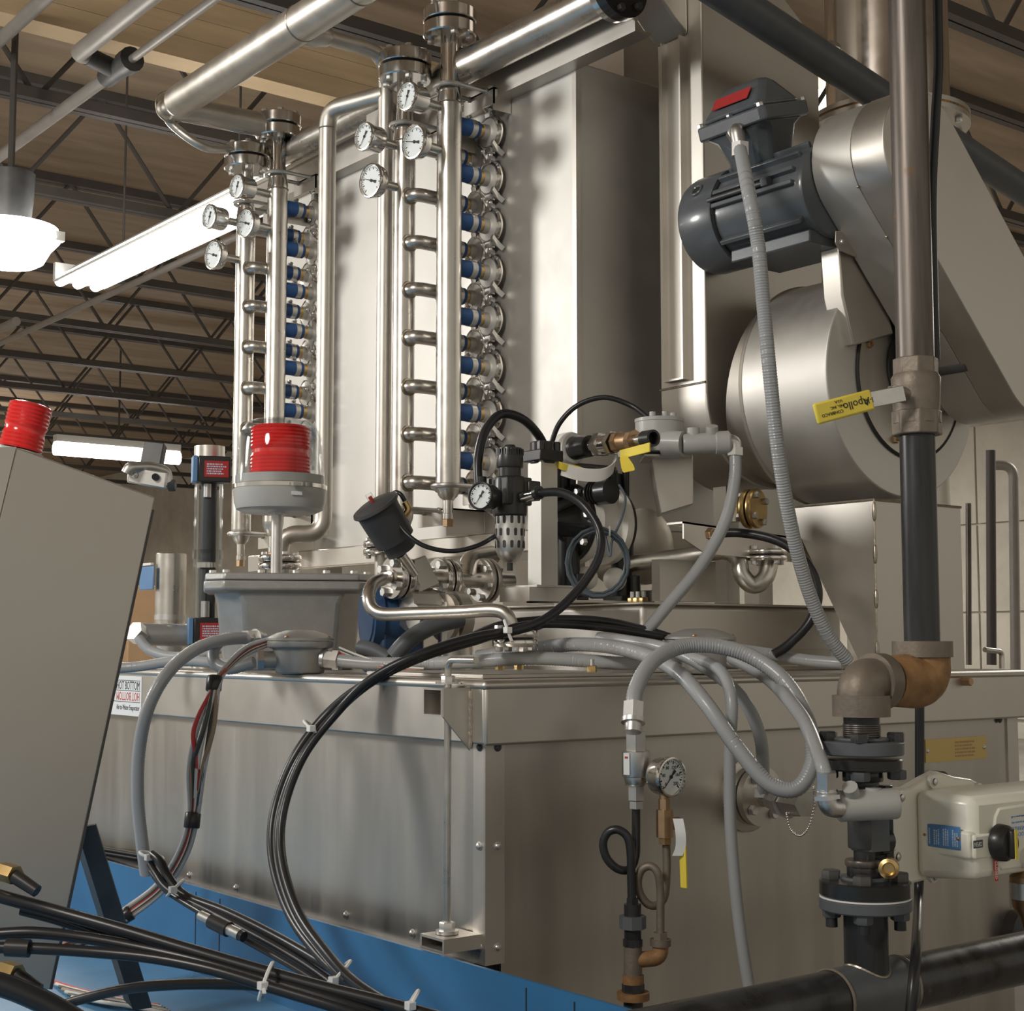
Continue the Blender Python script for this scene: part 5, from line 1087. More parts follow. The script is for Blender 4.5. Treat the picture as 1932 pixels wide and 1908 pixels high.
# ================================================================ siphons and gauge on the right face
GD = 2.43; kg = GD/2858
g = lambda px, py, d=GD: Q(px, py, d)
t = thing('pressure_transmitter', 'grey hexagonal pressure transmitter hanging below the conduit gland', 'sensor', tuple(g(1197, 1530)))
c = g(1200, 1400); zg = lambda py: zat(py, c.x, c.y)
part(t, 'hex_body', MB().cyl((c.x, c.y, zg(1420)), (c.x, c.y, zg(1380)), 20.5*kg, n=6), 'zinc')
part(t, 'neck', MB().cyl((c.x, c.y, zg(1380)), (c.x, c.y, zg(1362)), 12*kg, n=18), 'zinc')
part(t, 'sleeve', MB().lathe([(26*kg, zg(1466)), (27*kg, zg(1464)), (27*kg, zg(1418)), (24*kg, zg(1416))], (c.x, c.y, 0), Z, 32), 'zinc')
part(t, 'rating_label', MB().prism([(-.006, -.017), (.006, -.017), (.006, .017), (-.006, .017)], V((c.x, c.y, zg(1440)))-RT*(19*kg)-FW*(20*kg), (RT*.72-FW*.7), Z, (-RT*.7-FW*.72)*.001), 'paper')
part(t, 'red_mark', MB().prism([(-.003, -.0015), (.003, -.0015), (.003, .0015), (-.003, .0015)], V((c.x, c.y, zg(1428)))-RT*(19.5*kg)-FW*(20.6*kg), (RT*.72-FW*.7), Z, (-RT*.7-FW*.72)*.001), 'ink_red')
part(t, 'collar', MB().lathe([(22*kg, zg(1482)), (20*kg, zg(1480)), (23*kg, zg(1470)), (23*kg, zg(1466))], (c.x, c.y, 0), Z, 28), 'pipe_steel')
part(t, 'lower_hex', MB().cyl((c.x, c.y, zg(1510)), (c.x, c.y, zg(1482)), 16.5*kg, n=6).cyl((c.x, c.y, zg(1526)), (c.x, c.y, zg(1512)), 14*kg, n=6), 'zinc')
t = thing('siphon_tube', 'black steel pigtail siphon under the transmitter', 'pipe', tuple(g(1195, 1700)))
def loop(cx, cy, r, n=14, a0=0, a1=2*math.pi, dd=0.): return [(cx+math.cos(a0+(a1-a0)*i/n)*r, cy-math.sin(a0+(a1-a0)*i/n)*r, GD+dd*i/n) for i in range(n+1)]
part(t, 'tube', MB().tube(spl(path([(1200, 1524, GD+.015), (1200, 1570, GD+.015), (1199, 1615, GD+.012), (1188, 1640, GD+.008), (1166, 1640, GD+.004), (1145, 1620, GD), (1138, 1592, GD-.004), (1147, 1571, GD-.008), (1166, 1566, GD-.012), (1184, 1580, GD-.015), (1190, 1610, GD-.015), (1191, 1650, GD-.012), (1192, 1700, GD-.01)]), 8), .0068, 12), 'iron')
t = thing('siphon_tube', 'rusty steel pigtail siphon under the round pressure gauge', 'pipe', tuple(g(1248, 1770)))
part(t, 'tube', MB().tube(spl(path([(1257, 1595, GD+.015), (1258, 1640, GD+.015), (1254, 1690, GD+.012), (1240, 1708, GD+.008), (1222, 1706, GD+.004), (1207, 1685, GD), (1204, 1660, GD-.004), (1212, 1640, GD-.008), (1228, 1635, GD-.012), (1241, 1648, GD-.015), (1246, 1680, GD-.012), (1246, 1720, GD-.01), (1246, 1765, GD-.01)]), 8), .0065, 12), 'malleable')
gauge('round pressure gauge on the right panel below the conduit loop', g(1264, 1466, 2.40), (-Y*.93+X*.1-FW*.12).normalized(), Z, 37*kg, .026, 228, 'bottom', 'small pressure gauges', stem_mat='bronze')
t = thing('gauge_valve', 'small brass ball valve with yellow lever below the round gauge', 'valve', tuple(g(1254, 1590)))
v = g(1254, 1550, GD+.01); zv = lambda py: zat(py, v.x, v.y)
part(t, 'stem', MB().cyl((v.x, v.y, zv(1528)), (v.x, v.y, zv(1508)), 8*kg, n=12), 'brass')
part(t, 'body', MB().cyl((v.x, v.y, zv(1580)), (v.x, v.y, zv(1528)), 16*kg, n=8).cyl((v.x, v.y, zv(1593)), (v.x, v.y, zv(1580)), 13*kg, n=6), 'bronze')
part(t, 'packing_nut', MB().cyl(V((v.x, v.y, zv(1556))), V((v.x, v.y, zv(1556)))+X*.030, .010, n=12), 'bronze')
part(t, 'lever', MB().bar(g(1287, 1555, GD-.01), g(1288, 1600, GD-.015), .010, .003, up=X), 'sheet_bright')
part(t, 'lever_grip', MB().bar(g(1288, 1590, GD-.016), g(1291, 1676, GD-.016), .014, .004, up=X), 'yellow', bevel=.001, label='yellow lever grip')
part(t, 'tape_scrap', ribbon(spl([g(1279, 1545, GD-.02), g(1284, 1572, GD-.025), g(1284, 1598, GD-.022), g(1278, 1615, GD-.02)], 4), .016, RT), 'paper')
t = thing('pipe_manifold', 'rusty threaded tee with union and side elbow below the siphons', 'fitting', tuple(g(1195, 1890)))
m = g(1194, 1800, GD-.01); zm = lambda py: zat(py, m.x, m.y)
for a, b, r, n_, mt in ((1695, 1706, 12, 6, 'iron'), (1706, 1728, 16, 20, 'iron'), (1728, 1752, 25, 8, 'grey_paint'), (1752, 1772, 16, 20, 'black_paint'), (1772, 1786, 18, 8, 'iron'), (1786, 1840, 17, 20, 'malleable'), (1840, 1856, 20, 20, 'rust'), (1856, 1872, 21, 8, 'iron'), (1872, 1886, 30, 20, 'rust'), (1886, 1960, 18, 20, 'iron')):
    part(t, {25: 'union_nut', 16: 'nipple', 17: 'tee', 30: 'flange'}.get(r, 'coupling'), MB().cyl((m.x, m.y, zm(b)), (m.x, m.y, zm(a)), r*kg, n=n_), mt)
sp = g(1246, 1800, GD-.01)
part(t, 'side_elbow', MB().tube(rnd([V((m.x, m.y, zm(1812))), g(1246, 1808, GD-.01), g(1246, 1775, GD-.01)], .02), .0125, 14), 'rust')
part(t, 'elbow_collar', MB().cyl(g(1246, 1785, GD-.01), g(1246, 1772, GD-.01), .0165, n=16).cyl(g(1246, 1772, GD-.01), g(1246, 1760, GD-.01), .012, n=6), 'malleable')
# round port on the right face
pp_ = PY(1408, 1500, 0); t = thing('panel_port', 'round bolted steel port flange on the right panel', 'flange', (pp_.x, -.02, pp_.z-.06))
part(t, 'wall_ring', MB().lathe([(.066, 0), (.066, .006), (.062, .008)], pp_, -Y, 40), 'sheet')
part(t, 'flange', MB().lathe([(.052, .008), (.053, .022), (.02, .024)], pp_, -Y, 36), 'sheet')
part(t, 'flange', MB().lathe([(.052, .026), (.053, .040), (.02, .042)], pp_, -Y, 36), 'sheet')
for k in range(4):
    a = math.pi/2*k+.6; bolt(t, pp_ + V((math.cos(a)*.038, -.042, math.sin(a)*.038)), -Y, .009, .009)
part(t, 'nozzle', MB().cyl(pp_-Y*.04, pp_-Y*.10, .018, n=20), 'pipe_steel')
t = thing('conduit_tee', 'zinc conduit body with capped end and bead chain beside the port', 'fitting', tuple(Q(1480, 1520, 2.5)))
part(t, 'elbow', MB().tube(rnd([pp_-Y*.09, Q(1456, 1508, 2.55), Q(1478, 1512, 2.5)], .02), .018, 16), 'zinc')
part(t, 'hub', MB().cyl(Q(1441, 1504, 2.56), Q(1441, 1488, 2.56), .018, n=6), 'zinc')
part(t, 'ring', MB().cyl(Q(1478, 1508, 2.51), Q(1488, 1512, 2.49), .030, n=8), 'zinc')
part(t, 'cap', MB().cyl(Q(1490, 1512, 2.49), Q(1522, 1518, 2.44), .026, .022, 6), 'zinc')
ch = spl(path([(1484, 1535, 2.47), (1492, 1565, 2.44), (1510, 1577, 2.42), (1526, 1560, 2.41), (1536, 1520, 2.41), (1535, 1485, 2.43)]), 7)
for p in ch: inst(t, 'chain_bead', shared('bead', lambda: MB().ball((0, 0, 0), .0022, n=8, m=6), 'zinc'), MX.Translation(p))
# ================================================================ black iron piping at right
VX, VY = .43, -.511; zV = lambda py: zat(py, VX, VY); kv = dep(VX, VY)/2858
t = thing('iron_riser', 'tall rusty iron riser pipe at the right front', 'pipe', (VX, VY, zV(1220)))
part(t, 'upper_pipe', MB().cyl((VX, VY, zV(690)), (VX, VY, zV(-320)), 36*kv, n=32), 'iron_rust')
part(t, 'lower_pipe', MB().cyl((VX, VY, zV(1225)), (VX, VY, zV(810)), 33.5*kv, n=32), 'iron')
t = thing('ball_valve', 'rusty iron ball valve with yellow lever on the riser', 'valve', (VX, VY, zV(825)))
part(t, 'top_hex', MB().cyl((VX, VY, zV(712)), (VX, VY, zV(677)), 43*kv, n=8), 'malleable', bevel=.002)
part(t, 'body', MB().lathe([(46*kv, zV(800)), (44*kv, zV(775)), (46*kv, zV(735)), (47*kv, zV(715)), (42*kv, zV(706))], (VX, VY, 0), Z, 24), 'malleable')
part(t, 'bottom_hex', MB().cyl((VX, VY, zV(822)), (VX, VY, zV(776)), 48*kv, n=8), 'malleable', bevel=.002)
pb = V((VX, VY, zV(748))) - RT*(44*kv) - FW*.02
part(t, 'stem', MB().cyl(pb+RT*.02, pb-RT*.012-FW*.004, .012, n=14), 'malleable')
bolt(t, pb-RT*.008-FW*.012, -FW, .011, .016, 'sheet', 'nut')
dl = dep(VX, VY)-.05
part(t, 'lever', MB().bar(Q(1706, 742, dl-.0), Q(1636, 756, dl-.02), .004, .024, up=Z), 'zinc', bevel=.001)
g0, g1 = Q(1645, 754, dl-.02), Q(1538, 782, dl-.05)
lg = part(t, 'lever_grip', MB().bar(g0, g1, .007, .031, up=Z), 'yellow', bevel=.003, label='yellow vinyl lever grip')
lx = (g0-g1).normalized(); nrm = lx.cross(Z).normalized(); nrm = nrm if nrm.dot(FW) < 0 else -nrm; upv = nrm.cross(lx)
mm = lambda f, o=0.: look(g0.lerp(g1, f) + nrm*.0039 + Z*o, nrm, Z) @ MX.Rotation(math.asin(lx.z), 4, 'Z') @ MX.Rotation(math.pi, 4, 'Z')
text(lg, 'Apollo', .017, mm(.30), 'ink_black'); text(lg, '1-1/2', .012, mm(.08), 'ink_black', sx=.7); text(lg, 'CONBRACO', .0065, mm(.72, -.005), 'ink_black'); text(lg, 'IND., INC.', .0055, mm(.64, .003), 'ink_black'); text(lg, 'U.S.A.', .0055, mm(.62, .010), 'ink_black')
# elbow assembly: offsets along -X
EXx = VX - .143; zel = zV(1284)
t = thing('pipe_elbow', 'orange rusty iron elbow at the foot of the riser', 'fitting', (VX, VY, zel-.06))
part(t, 'elbow', MB().tube(rnd([(VX, VY, zV(1222)), (VX, VY, zel), (VX-.085, VY, zel)], .055, 10), [.0405]*2+[.041]*10+[.036], 24), 'rust')
part(t, 'collar', MB().cyl((VX, VY, zV(1240)), (VX, VY, zV(1210)), .0445, n=32), 'malleable')
part(t, 'nipple', MB().cyl((VX-.075, VY, zel), (VX-.105, VY, zel), .0235, n=24), 'iron')
zel2 = zat(1352, EXx, VY)
t = thing('pipe_elbow', 'grey brown malleable elbow left of the rusty elbow', 'fitting', (EXx, VY, zel2))
part(t, 'elbow', MB().tube(rnd([(VX-.085, VY, zel), (EXx, VY, zel), (EXx, VY, zel2+.01)], .05, 10), .034, 24), 'malleable')
part(t, 'collar', MB().cyl((VX-.095, VY, zel), (VX-.118, VY, zel), .041, n=32), 'malleable')
part(t, 'collar', MB().cyl((EXx, VY, zel2), (EXx, VY, zel2+.03), .041, n=32), 'malleable')
zS = lambda py: zat(py, EXx, VY); ke = dep(EXx, VY)/2858
t = thing('valve_stack', 'black flanged valve stack with studs on the front pipe', 'valve', (EXx, VY, zS(1760)))
part(t, 'nipple', MB().lathe([(34*ke, zS(1398)), (34*ke, zS(1345))], (EXx, VY, 0), Z, 28), 'iron')
for i in range(6): part(t, 'thread', MB().ring((EXx, VY, zS(1388-i*4)), Z, 34*ke, .0012, 28, 6), 'iron_rust')
for z0, z1, r, mt in ((1392, 1398, 52, 'grey_paint'), (1398, 1424, 77, 'grey_paint'), (1430, 1452, 75, 'black_paint'), (1452, 1474, 38, 'black_paint'), (1474, 1482, 30, 'angle_steel'), (1482, 1545, 22, 'iron'), (1545, 1600, 30, 'angle_steel'), (1600, 1640, 20, 'iron'), (1622, 1634, 36, 'iron_rust'), (1634, 1654, 33, 'iron'), (1654, 1662, 44, 'grey_paint'), (1660, 1690, 84, 'black_paint'), (1693, 1716, 85, 'grey_paint')):
    part(t, 'flange' if r > 70 else 'stem_section', MB().lathe([(r*ke*.97, zS(z1)), (r*ke, zS(z1)+.002), (r*ke, zS(z0)-.002), (r*ke*.97, zS(z0))], (EXx, VY, 0), Z, 44), mt)
part(t, 'hex_body', MB().cyl((EXx+.012, VY, zS(1604)), (EXx+.012, VY, zS(1540)), 40*ke, n=6), 'grey_paint')
part(t, 'gasket', MB().cyl((EXx, VY, zS(1693)), (EXx, VY, zS(1690)), 84*ke, n=44), 'tie_white')
for k in range(4):
    a = math.pi/2*k+.62+math.pi/4*0; q = V((math.cos(a), math.sin(a), 0))*(62*ke)
    for z0, s in ((1398, 1), (1452, -1), (1716, -1)): bolt(t, V((EXx, VY, zS(z0)))+q, Z*s, .0135, .013, 'iron' if s > 0 else 'grey_paint', 'nut')
    part(t, 'stud', MB().cyl(V((EXx, VY, zS(1716)))+q, V((EXx, VY, zS(1752)))+q, .0085, n=12), 'iron')
    bolt(t, V((EXx, VY, zS(1660)))+q, Z, .014, .012, 'angle_steel')
part(t, 'side_plug', MB().lathe([(.011, 0), (.014, .004), (.014, .02), (.009, .022), (.007, .016), (0, .016)], Q(1678, 1636, dep(EXx, VY)-.03), -FW+RT*-.3, 18), 'brass')
t = thing('front_pipe', 'thick black iron pipe with welded tee crossing the lower right corner', 'pipe', (EXx, VY, zS(1900)))
zp_ = zS(1872); a = V((EXx-.9, VY, zp_)); b = V((EXx+1.0, VY, zp_))
part(t, 'pipe', MB().cyl(a, b, 51*ke, n=36), 'iron'); part(t, 'branch', MB().cyl((EXx, VY, zp_), (EXx, VY, zS(1716)), 41*ke, n=32), 'iron')
part(t, 'tee_body', MB().cyl((EXx-.075, VY, zp_), (EXx+.07, VY, zp_), 53*ke, n=36), 'grey_paint')
for x in (-.075, .07): part(t, 'weld_ring', MB().ring((EXx+x, VY, zp_), X, 53*ke, .0022, 36, 8), 'malleable')
part(t, 'saddle_weld', MB().tube([(EXx+math.cos(q)*41*ke, VY+math.sin(q)*41*ke, zp_+math.sqrt(max(0, (53*ke)**2-(math.sin(q)*41*ke)**2))) for q in [2*math.pi*i/28 for i in range(28)]], .0025, 6, closed=True), 'weld')
# sealing fitting and zinc elbow left of the actuator
t = thing('seal_fitting', 'grey conduit seal fitting lying left of the cream actuator', 'fitting', tuple(Q(1630, 1530, 2.12)))
part(t, 'barrel', MB().lathe([(.019, 0), (.0215, .003), (.0215, .080), (.0195, .084), (0, .085)], Q(1580, 1522, 2.12), RT+Z*.05, 24), 'grey_enamel')
part(t, 'filler_boss', MB().cyl(Q(1612, 1512, 2.12), Q(1603, 1485, 2.10), .011, n=12).cyl(Q(1648, 1505, 2.12), Q(1648, 1487, 2.12), .011, n=12), 'grey_enamel')
part(t, 'elbow', MB().tube(rnd([Q(1559, 1490, 2.10), Q(1561, 1524, 2.10), Q(1584, 1525, 2.11)], .02), .0135, 14), 'zinc')
part(t, 'hex_ring', MB().cyl(Q(1559, 1500, 2.10), Q(1560, 1508, 2.10), .020, n=6), 'zinc')
# ================================================================ cream valve actuator
AY, AF = -.50, -.592; AX0, AX1 = .357, .60; BX0, BX1 = .432, .80
t = thing('electric_actuator', 'cream electric valve actuator with black knob at the right edge', 'actuator', (.55, -.55, zat(1675, .43, AY)))
za = lambda py: zat(py, .43, AF)
zA = lambda py: zat(py, AX0+.03, AY)
zt_, zb_ = zA(1488), zA(1676); ztm = zA(1472)
hA = [(AX0, zb_+.006), (AX0+.008, zb_), (AX0+.06, zb_+.004), (AX1-.05, zb_+.012), (AX1, zb_+.02), (AX1, zt_-.01), (AX1-.04, zt_+.004), (AX0+.16, zt_+.010), (AX0+.12, ztm+.008), (AX0+.09, ztm), (AX0+.05, zt_), (AX0+.008, zt_), (AX0, zt_-.008), (AX0, zt_-.03), (AX0+.004, zt_-.05), (AX0-.006, zt_-.075), (AX0-.004, zt_-.10), (AX0+.003, zt_-.115)]
part(t, 'mounting_plate', MB().prism(hA, (0, AY, 0), X, Z, (0, .022, 0)), 'cream', bevel=.006)
bz1, bz0 = za(1506), za(1668)
part(t, 'housing', loft([[V((BX0+i, AY+.0, z)) for i, z in ((-.016, bz0-.002), (BX1-BX0, bz0-.002), (BX1-BX0, bz1+.006), (-.016, bz1+.006))], [V((BX0+i, AF, z)) for i, z in ((0, bz0+.004), (BX1-BX0, bz0+.004), (BX1-BX0, bz1), (0, bz1))]]), 'cream', bevel=.012)
part(t, 'raised_panel', MB().prism([(BX0-.0035, za(1622)), (BX0+.045, za(1622)), (BX0+.052, za(1640)), (BX0+.062, za(1650)), (BX0+.20, za(1650)), (BX0+.20, za(1525)), (BX0+.058, za(1530)), (BX0+.048, za(1545)), (BX0+.042, za(1576)), (BX0-.0035, za(1576))], (0, AF-.003, 0), X, Z, (0, .06, 0)), 'cream', bevel=.003)
part(t, 'side_rib', MB().box((BX0-.010, AF+.002, za(1622)), (BX0+.01, AY, za(1570))), 'cream', bevel=.004)
for x, z in ((AX0+.022, zt_-.012), (AX0+.10, ztm-.006), (AX1-.03, zt_-.012), (AX0+.010, zt_-.096), (AX0+.020, zb_+.012), (AX0+.095, zb_+.012)):
    p = V((x, AY, z)); part(t, 'screw_boss', MB().cyl(p, p-Y*.006, .010, n=16), 'cream'); screw(t, p-Y*.006, -Y, .006)
# blue plate on the left flank
yp0, yp1 = AF+.016, AY-.012; zp0, zp1 = za(1606), za(1562)
BN = part(t, 'blue_nameplate', MB().box((BX0-.0125, yp0, zp0), (BX0-.0098, yp1, zp1)), 'ink_blue', bevel=.001)
for i in range(4):
    lines(BN, look((BX0-.0127, yp0+(yp1-yp0)*(i+.5)/4, (zp0+zp1)/2), -X) @ MX.Rotation(math.pi/2, 4, 'Z'), (zp1-zp0)*.75, (yp1-yp0)*.17, 3, 'ink_pale', seed=10+i)
for y in (yp0+.003, yp1-.003): screw(t, (BX0-.0125, y, (zp0+zp1)/2), -X, .0025, 'bronze')
kx = PY(1886, 1590, AF-.004); fy = AF-.0032
KB = part(t, 'knob', MB().lathe([(.027, 0), (.026, .012), (.019, .020), (0, .021)], V((kx.x, fy, kx.z)), -Y, 32), 'black_plastic')
part(KB, 'knob_grip', MB().box((kx.x-.007, fy-.028, kx.z-.021), (kx.x+.007, fy-.018, kx.z+.021)), 'black_plastic', bevel=.004)
part(KB, 'knob_stripe', MB().box((kx.x-.003, fy-.0292, kx.z-.021), (kx.x+.003, fy-.0278, kx.z+.021)), 'yellow')
px_ = PY(1846, 1593, AF-.004)
OL = part(t, 'open_label', MB().box((px_.x-.011, fy-.0006, px_.z-.0055), (px_.x+.011, fy, px_.z+.0055)), 'grey_paint')
text(OL, 'OPEN', .0088, look((px_.x, fy-.0007, px_.z), -Y) @ MX.Rotation(math.pi, 4, 'Z'), 'paper', sx=.8)
pc_ = PY(1880, 1642, AF-.004)
CL_ = part(t, 'closed_label', MB().box((pc_.x-.004, fy-.0006, pc_.z-.016), (pc_.x+.004, fy, pc_.z+.016)), 'ink_red')
text(CL_, 'CLOSED', .0072, look((pc_.x, fy-.0007, pc_.z), -Y) @ MX.Rotation(-math.pi/2, 4, 'Z'), 'paper')
pw = PY(1906, 1556, AF-.004)
WL = part(t, 'white_label', MB().box((pw.x, fy-.0006, za(1590)), (pw.x+.10, fy, za(1553))), 'paper')
for i, (s_, sz) in enumerate((('PUSH DOWN', .0085), ('TO OVERRIDE', .0085), ('manual operation only', .0045), ('when power is off', .0045))):
    text(WL, s_, sz, look((pw.x+.004, fy-.0007, za(1584)+i*.0085), -Y) @ MX.Rotation(math.pi, 4, 'Z'), 'ink_blue', align='RIGHT')
bs_ = PY(1932, 1618, AF)
part(t, 'conduit_boss', MB().lathe([(.016, -.002), (.014, .014), (.010, .016)], V((bs_.x, fy, bs_.z)), -Y, 20), 'cream')
t2 = thing('actuator_bracket', 'black upright bracket between valve stack and cream actuator', 'bracket', tuple(Q(1690, 1665, 2.2)))
part(t2, 'upright', MB().box((AX0-.022, AY-.012, zA(1670)), (AX0-.004, AY+.03, zA(1478))), 'black_paint', bevel=.002)
part(t2, 'foot', MB().box((EXx-.03, AY-.02, zA(1672)), (AX0-.004, AY+.02, zA(1664))), 'black_paint', bevel=.002)
part(t2, 'coupling', MB().cyl((EXx+.03, VY+.005, zA(1580)), (AX0-.018, VY+.005, zA(1580)), .02, n=20), 'black_paint')
# small bottle shaped regulator at the right edge and black fitting behind
t = thing('drip_regulator', 'small bronze regulator with metal label at the lower right edge', 'regulator', tuple(Q(1935, 1730, 2.35)))
q = Q(1938, 1680, 2.3)
part(t, 'body', MB().lathe([(.008, -.055), (.012, -.04), (.022, -.025), (.025, 0), (.025, .02), (.015, .03)], q, Z, 24), 'bronze'); part(t, 'label', MB().lathe([(.0255, -.012), (.0258, -.012), (.0258, .012), (.0255, .012)], q, Z, 24), 'zinc')
part(t, 'pipe', MB().cyl(q-Z*.3, q-Z*.055, .006, n=12), 'brass')
t = solo('black_cap', 'round black rubber cap on the right panel edge near the floor pipe', 'cap', MB().lathe([(.05, 0), (.052, .03), (.03, .045), (0, .046)], PY(1915, 1760, 0), -Y, 28), 'black_plastic')
t = solo('black_cap', 'black disc edge peeking above the cream actuator', 'cap', MB().lathe([(.03, 0), (.03, .02), (0, .022)], PY(1762, 1482, -.0), -Y, 24), 'black_plastic')
cable('power_cable', 'black cable hanging down behind the cream actuator', [(1735, 1322, 2.4), (1735, 1450, 2.4), (1735, 1580, 2.4), (1733, 1700, 2.4), (1728, 1800, 2.1), (1716, 1930, 2.05)], .0075)
cable('power_cable', 'black cable running down beside the rusty riser at top right', [(1768, -40, 2.31), (1770, 60, 2.31), (1770, 140, 2.31), (1764, 240, 2.31), (1758, 400, 2.31), (1765, 680, 2.31)], .0075)
# ================================================================ leaning control panel at left
TRp = Q(293, 938, 2.50); BRp = Q(95, 1868, 2.36); TLp = Q(33, 838, 2.31)
eR = (BRp-TRp); eL = (TLp-TRp); eL = eL - eR*(eL.dot(eR)/eR.dot(eR)); nP = eL.cross(eR).normalized(); nP = nP if nP.dot(FW) < 0 else -nP
eLd = eL.normalized(); eRd = eR.normalized(); LW = eL.length
t = thing('control_panel', 'large plain stainless control cabinet leaning at the left edge', 'cabinet', tuple(BRp))
def pq(a, b, c=0.): return TRp + eLd*a + eRd*b + nP*c
H_ = eR.length
part(t, 'door', MB().add([pq(0, 0), pq(LW, 0), pq(LW, H_), pq(0, H_), pq(0, 0, -.014), pq(LW, 0, -.014), pq(LW, H_, -.014), pq(0, H_, -.014)], [(0, 1, 2, 3), (7, 6, 5, 4), (0, 4, 5, 1), (1, 5, 6, 2), (2, 6, 7, 3), (3, 7, 4, 0)]), 'panel_sheet', bevel=.003)
part(t, 'side_return', MB().add([pq(LW+.001, 0), pq(LW+.09, .03, -.03), pq(LW+.09, H_, -.03), pq(LW+.001, H_), pq(LW+.001, 0, -.01), pq(LW+.09, .03, -.04), pq(LW+.09, H_, -.04), pq(LW+.001, H_, -.01)], [(0, 1, 2, 3), (7, 6, 5, 4), (0, 4, 5, 1), (1, 5, 6, 2), (2, 6, 7, 3), (3, 7, 4, 0)]), 'sheet')
part(t, 'edge_channel', MB().add([pq(-.0075, .02, -.006), pq(.03, .02, -.015), pq(.03, H_, -.015), pq(-.0075, H_, -.006), pq(-.0075, .02, -.03), pq(.03, .02, -.03), pq(.03, H_, -.03), pq(-.0075, H_, -.03)], [(0, 1, 2, 3), (7, 6, 5, 4), (0, 4, 5, 1), (1, 5, 6, 2), (2, 6, 7, 3), (3, 7, 4, 0)]), 'angle_steel')
part(t, 'carcass', MB().add([pq(.012, .03, -.015), pq(LW+.05, .05, -.04), pq(LW+.05, H_-.01, -.04), pq(.012, H_-.01, -.015), pq(.03, .05, -.13), pq(LW+.05, .07, -.13), pq(LW+.05, H_-.02, -.13), pq(.03, H_-.02, -.13)], [(0, 1, 2, 3), (7, 6, 5, 4), (0, 4, 5, 1), (1, 5, 6, 2), (2, 6, 7, 3), (3, 7, 4, 0)]), 'sheet_tank')
# clamp at its top right corner
t = thing('strut_clamp', 'zinc strut clamp with bolt at the cabinet top corner', 'clamp', tuple(Q(280, 912, 2.5)))
part(t, 'saddle', MB().tube(rnd([Q(238, 893, 2.47), Q(244, 882, 2.47), Q(282, 880, 2.5), Q(316, 890, 2.53), Q(316, 915, 2.53)], .012), .009, 10), 'zinc')
part(t, 'plate', MB().prism([(-.035, -.014), (.03, -.018), (.033, .012), (-.033, .012)], Q(280, 900, 2.49), RT+Z*-.12, Z, -FW*.006), 'zinc', bevel=.003)
part(t, 'screw_hole', MB().cyl(Q(293, 900, 2.483), Q(293, 900, 2.478), .006, n=14), 'dark_void'); screw(t, Q(254, 896, 2.479), -FW, .004)
bolt(t, Q(318, 916, 2.53), RT, .010, .012, 'angle_steel')
t = solo('strut_bar', 'short grey square steel bar rising behind the cabinet corner', 'bar', MB().bar(Q(284, 890, 2.56), Q(294, 838, 2.57), .024, .035, up=RT), 'angle_steel', bevel=.002)
# red beacon on the cabinet
bb = Q(38, 850, 2.40); ba = (Z + RT*.20 + FW*.05).normalized(); kb = 2.40/2858
t = thing('beacon_lamp', 'bare red ribbed beacon at the top left of the steel cabinet', 'beacon', tuple(bb))
pr_ = [(0, 0)] + [(((41 if k % 2 else 39.3) if not 9 <= k <= 11 else 38), 2+k*3.7) for k in range(24)] + [(37, 90), (30, 92), (0, 93)]
part(t, 'red_lens', MB().lathe([(r*kb, h*kb) for r, h in pr_], bb, ba, 44), 'red_lens', ang=20)
part(t, 'base', MB().lathe([(44*kb, -16*kb), (44*kb, -1*kb), (36*kb, 0)], bb, ba, 32), 'grey_enamel')
# stand leg
t = thing('stand_leg', 'dark angle iron leg under the leaning cabinet', 'leg', tuple(Q(268, 1900, 2.62)))
l0, l1 = Q(160, 1560, 2.46), Q(266, 1905, 2.60); ax = (l1-l0).normalized(); sd = (RT - ax*RT.dot(ax)).normalized(); bk_ = ax.cross(sd)
bk_ = bk_ if bk_.dot(FW) > 0 else -bk_
part(t, 'front_flange', MB().prism([(-.014, 0), (.018, 0), (.018, .004), (-.014, .004)], l0, sd, bk_, l1-l0), 'angle_steel')
part(t, 'side_flange', MB().prism([(-.014, .004), (-.010, .004), (-.034, .034), (-.038, .034)], l0, sd, bk_, l1-l0), 'angle_steel')
# ================================================================ cables in the foreground
K = [
 ('thick black cable from the left edge, topmost of the fan of cables', [(-20, 1686, 2.2), (90, 1716, 2.2), (220, 1752, 2.18), (340, 1788, 2.16), (470, 1826, 2.14), (600, 1862, 2.12), (720, 1892, 2.10), (830, 1922, 2.08)], .0095),
 ('black cable hugging the underside of the topmost cable', [(40, 1716, 2.22), (120, 1738, 2.22), (230, 1778, 2.2), (330, 1806, 2.18), (460, 1840, 2.16), (590, 1874, 2.14), (700, 1903, 2.12)], .0085),
 ('black cable from the left edge, third from top', [(-20, 1764, 2.18), (60, 1760, 2.18), (160, 1770, 2.18), (270, 1790, 2.17), (380, 1815, 2.15), (500, 1850, 2.13), (620, 1885, 2.11), (720, 1915, 2.1)], .0085),
 ('black cable with a sleeve joint at the left edge', [(-20, 1788, 2.15), (70, 1790, 2.15), (180, 1797, 2.15), (290, 1808, 2.14), (400, 1830, 2.12), (520, 1866, 2.1), (640, 1902, 2.08), (700, 1920, 2.08)], .0080),
 ('black cable rising from the lower left and bending right', [(90, 1905, 2.45), (160, 1884, 2.4), (240, 1866, 2.34), (330, 1858, 2.28), (420, 1857, 2.22), (500, 1862, 2.17), (590, 1884, 2.13), (680, 1915, 2.1)], .0082),
 ('thickest black cable in the bottom left corner', [(-20, 1852, 2.0), (30, 1868, 2.0), (90, 1895, 2.0), (150, 1930, 2.0)], .0150)]
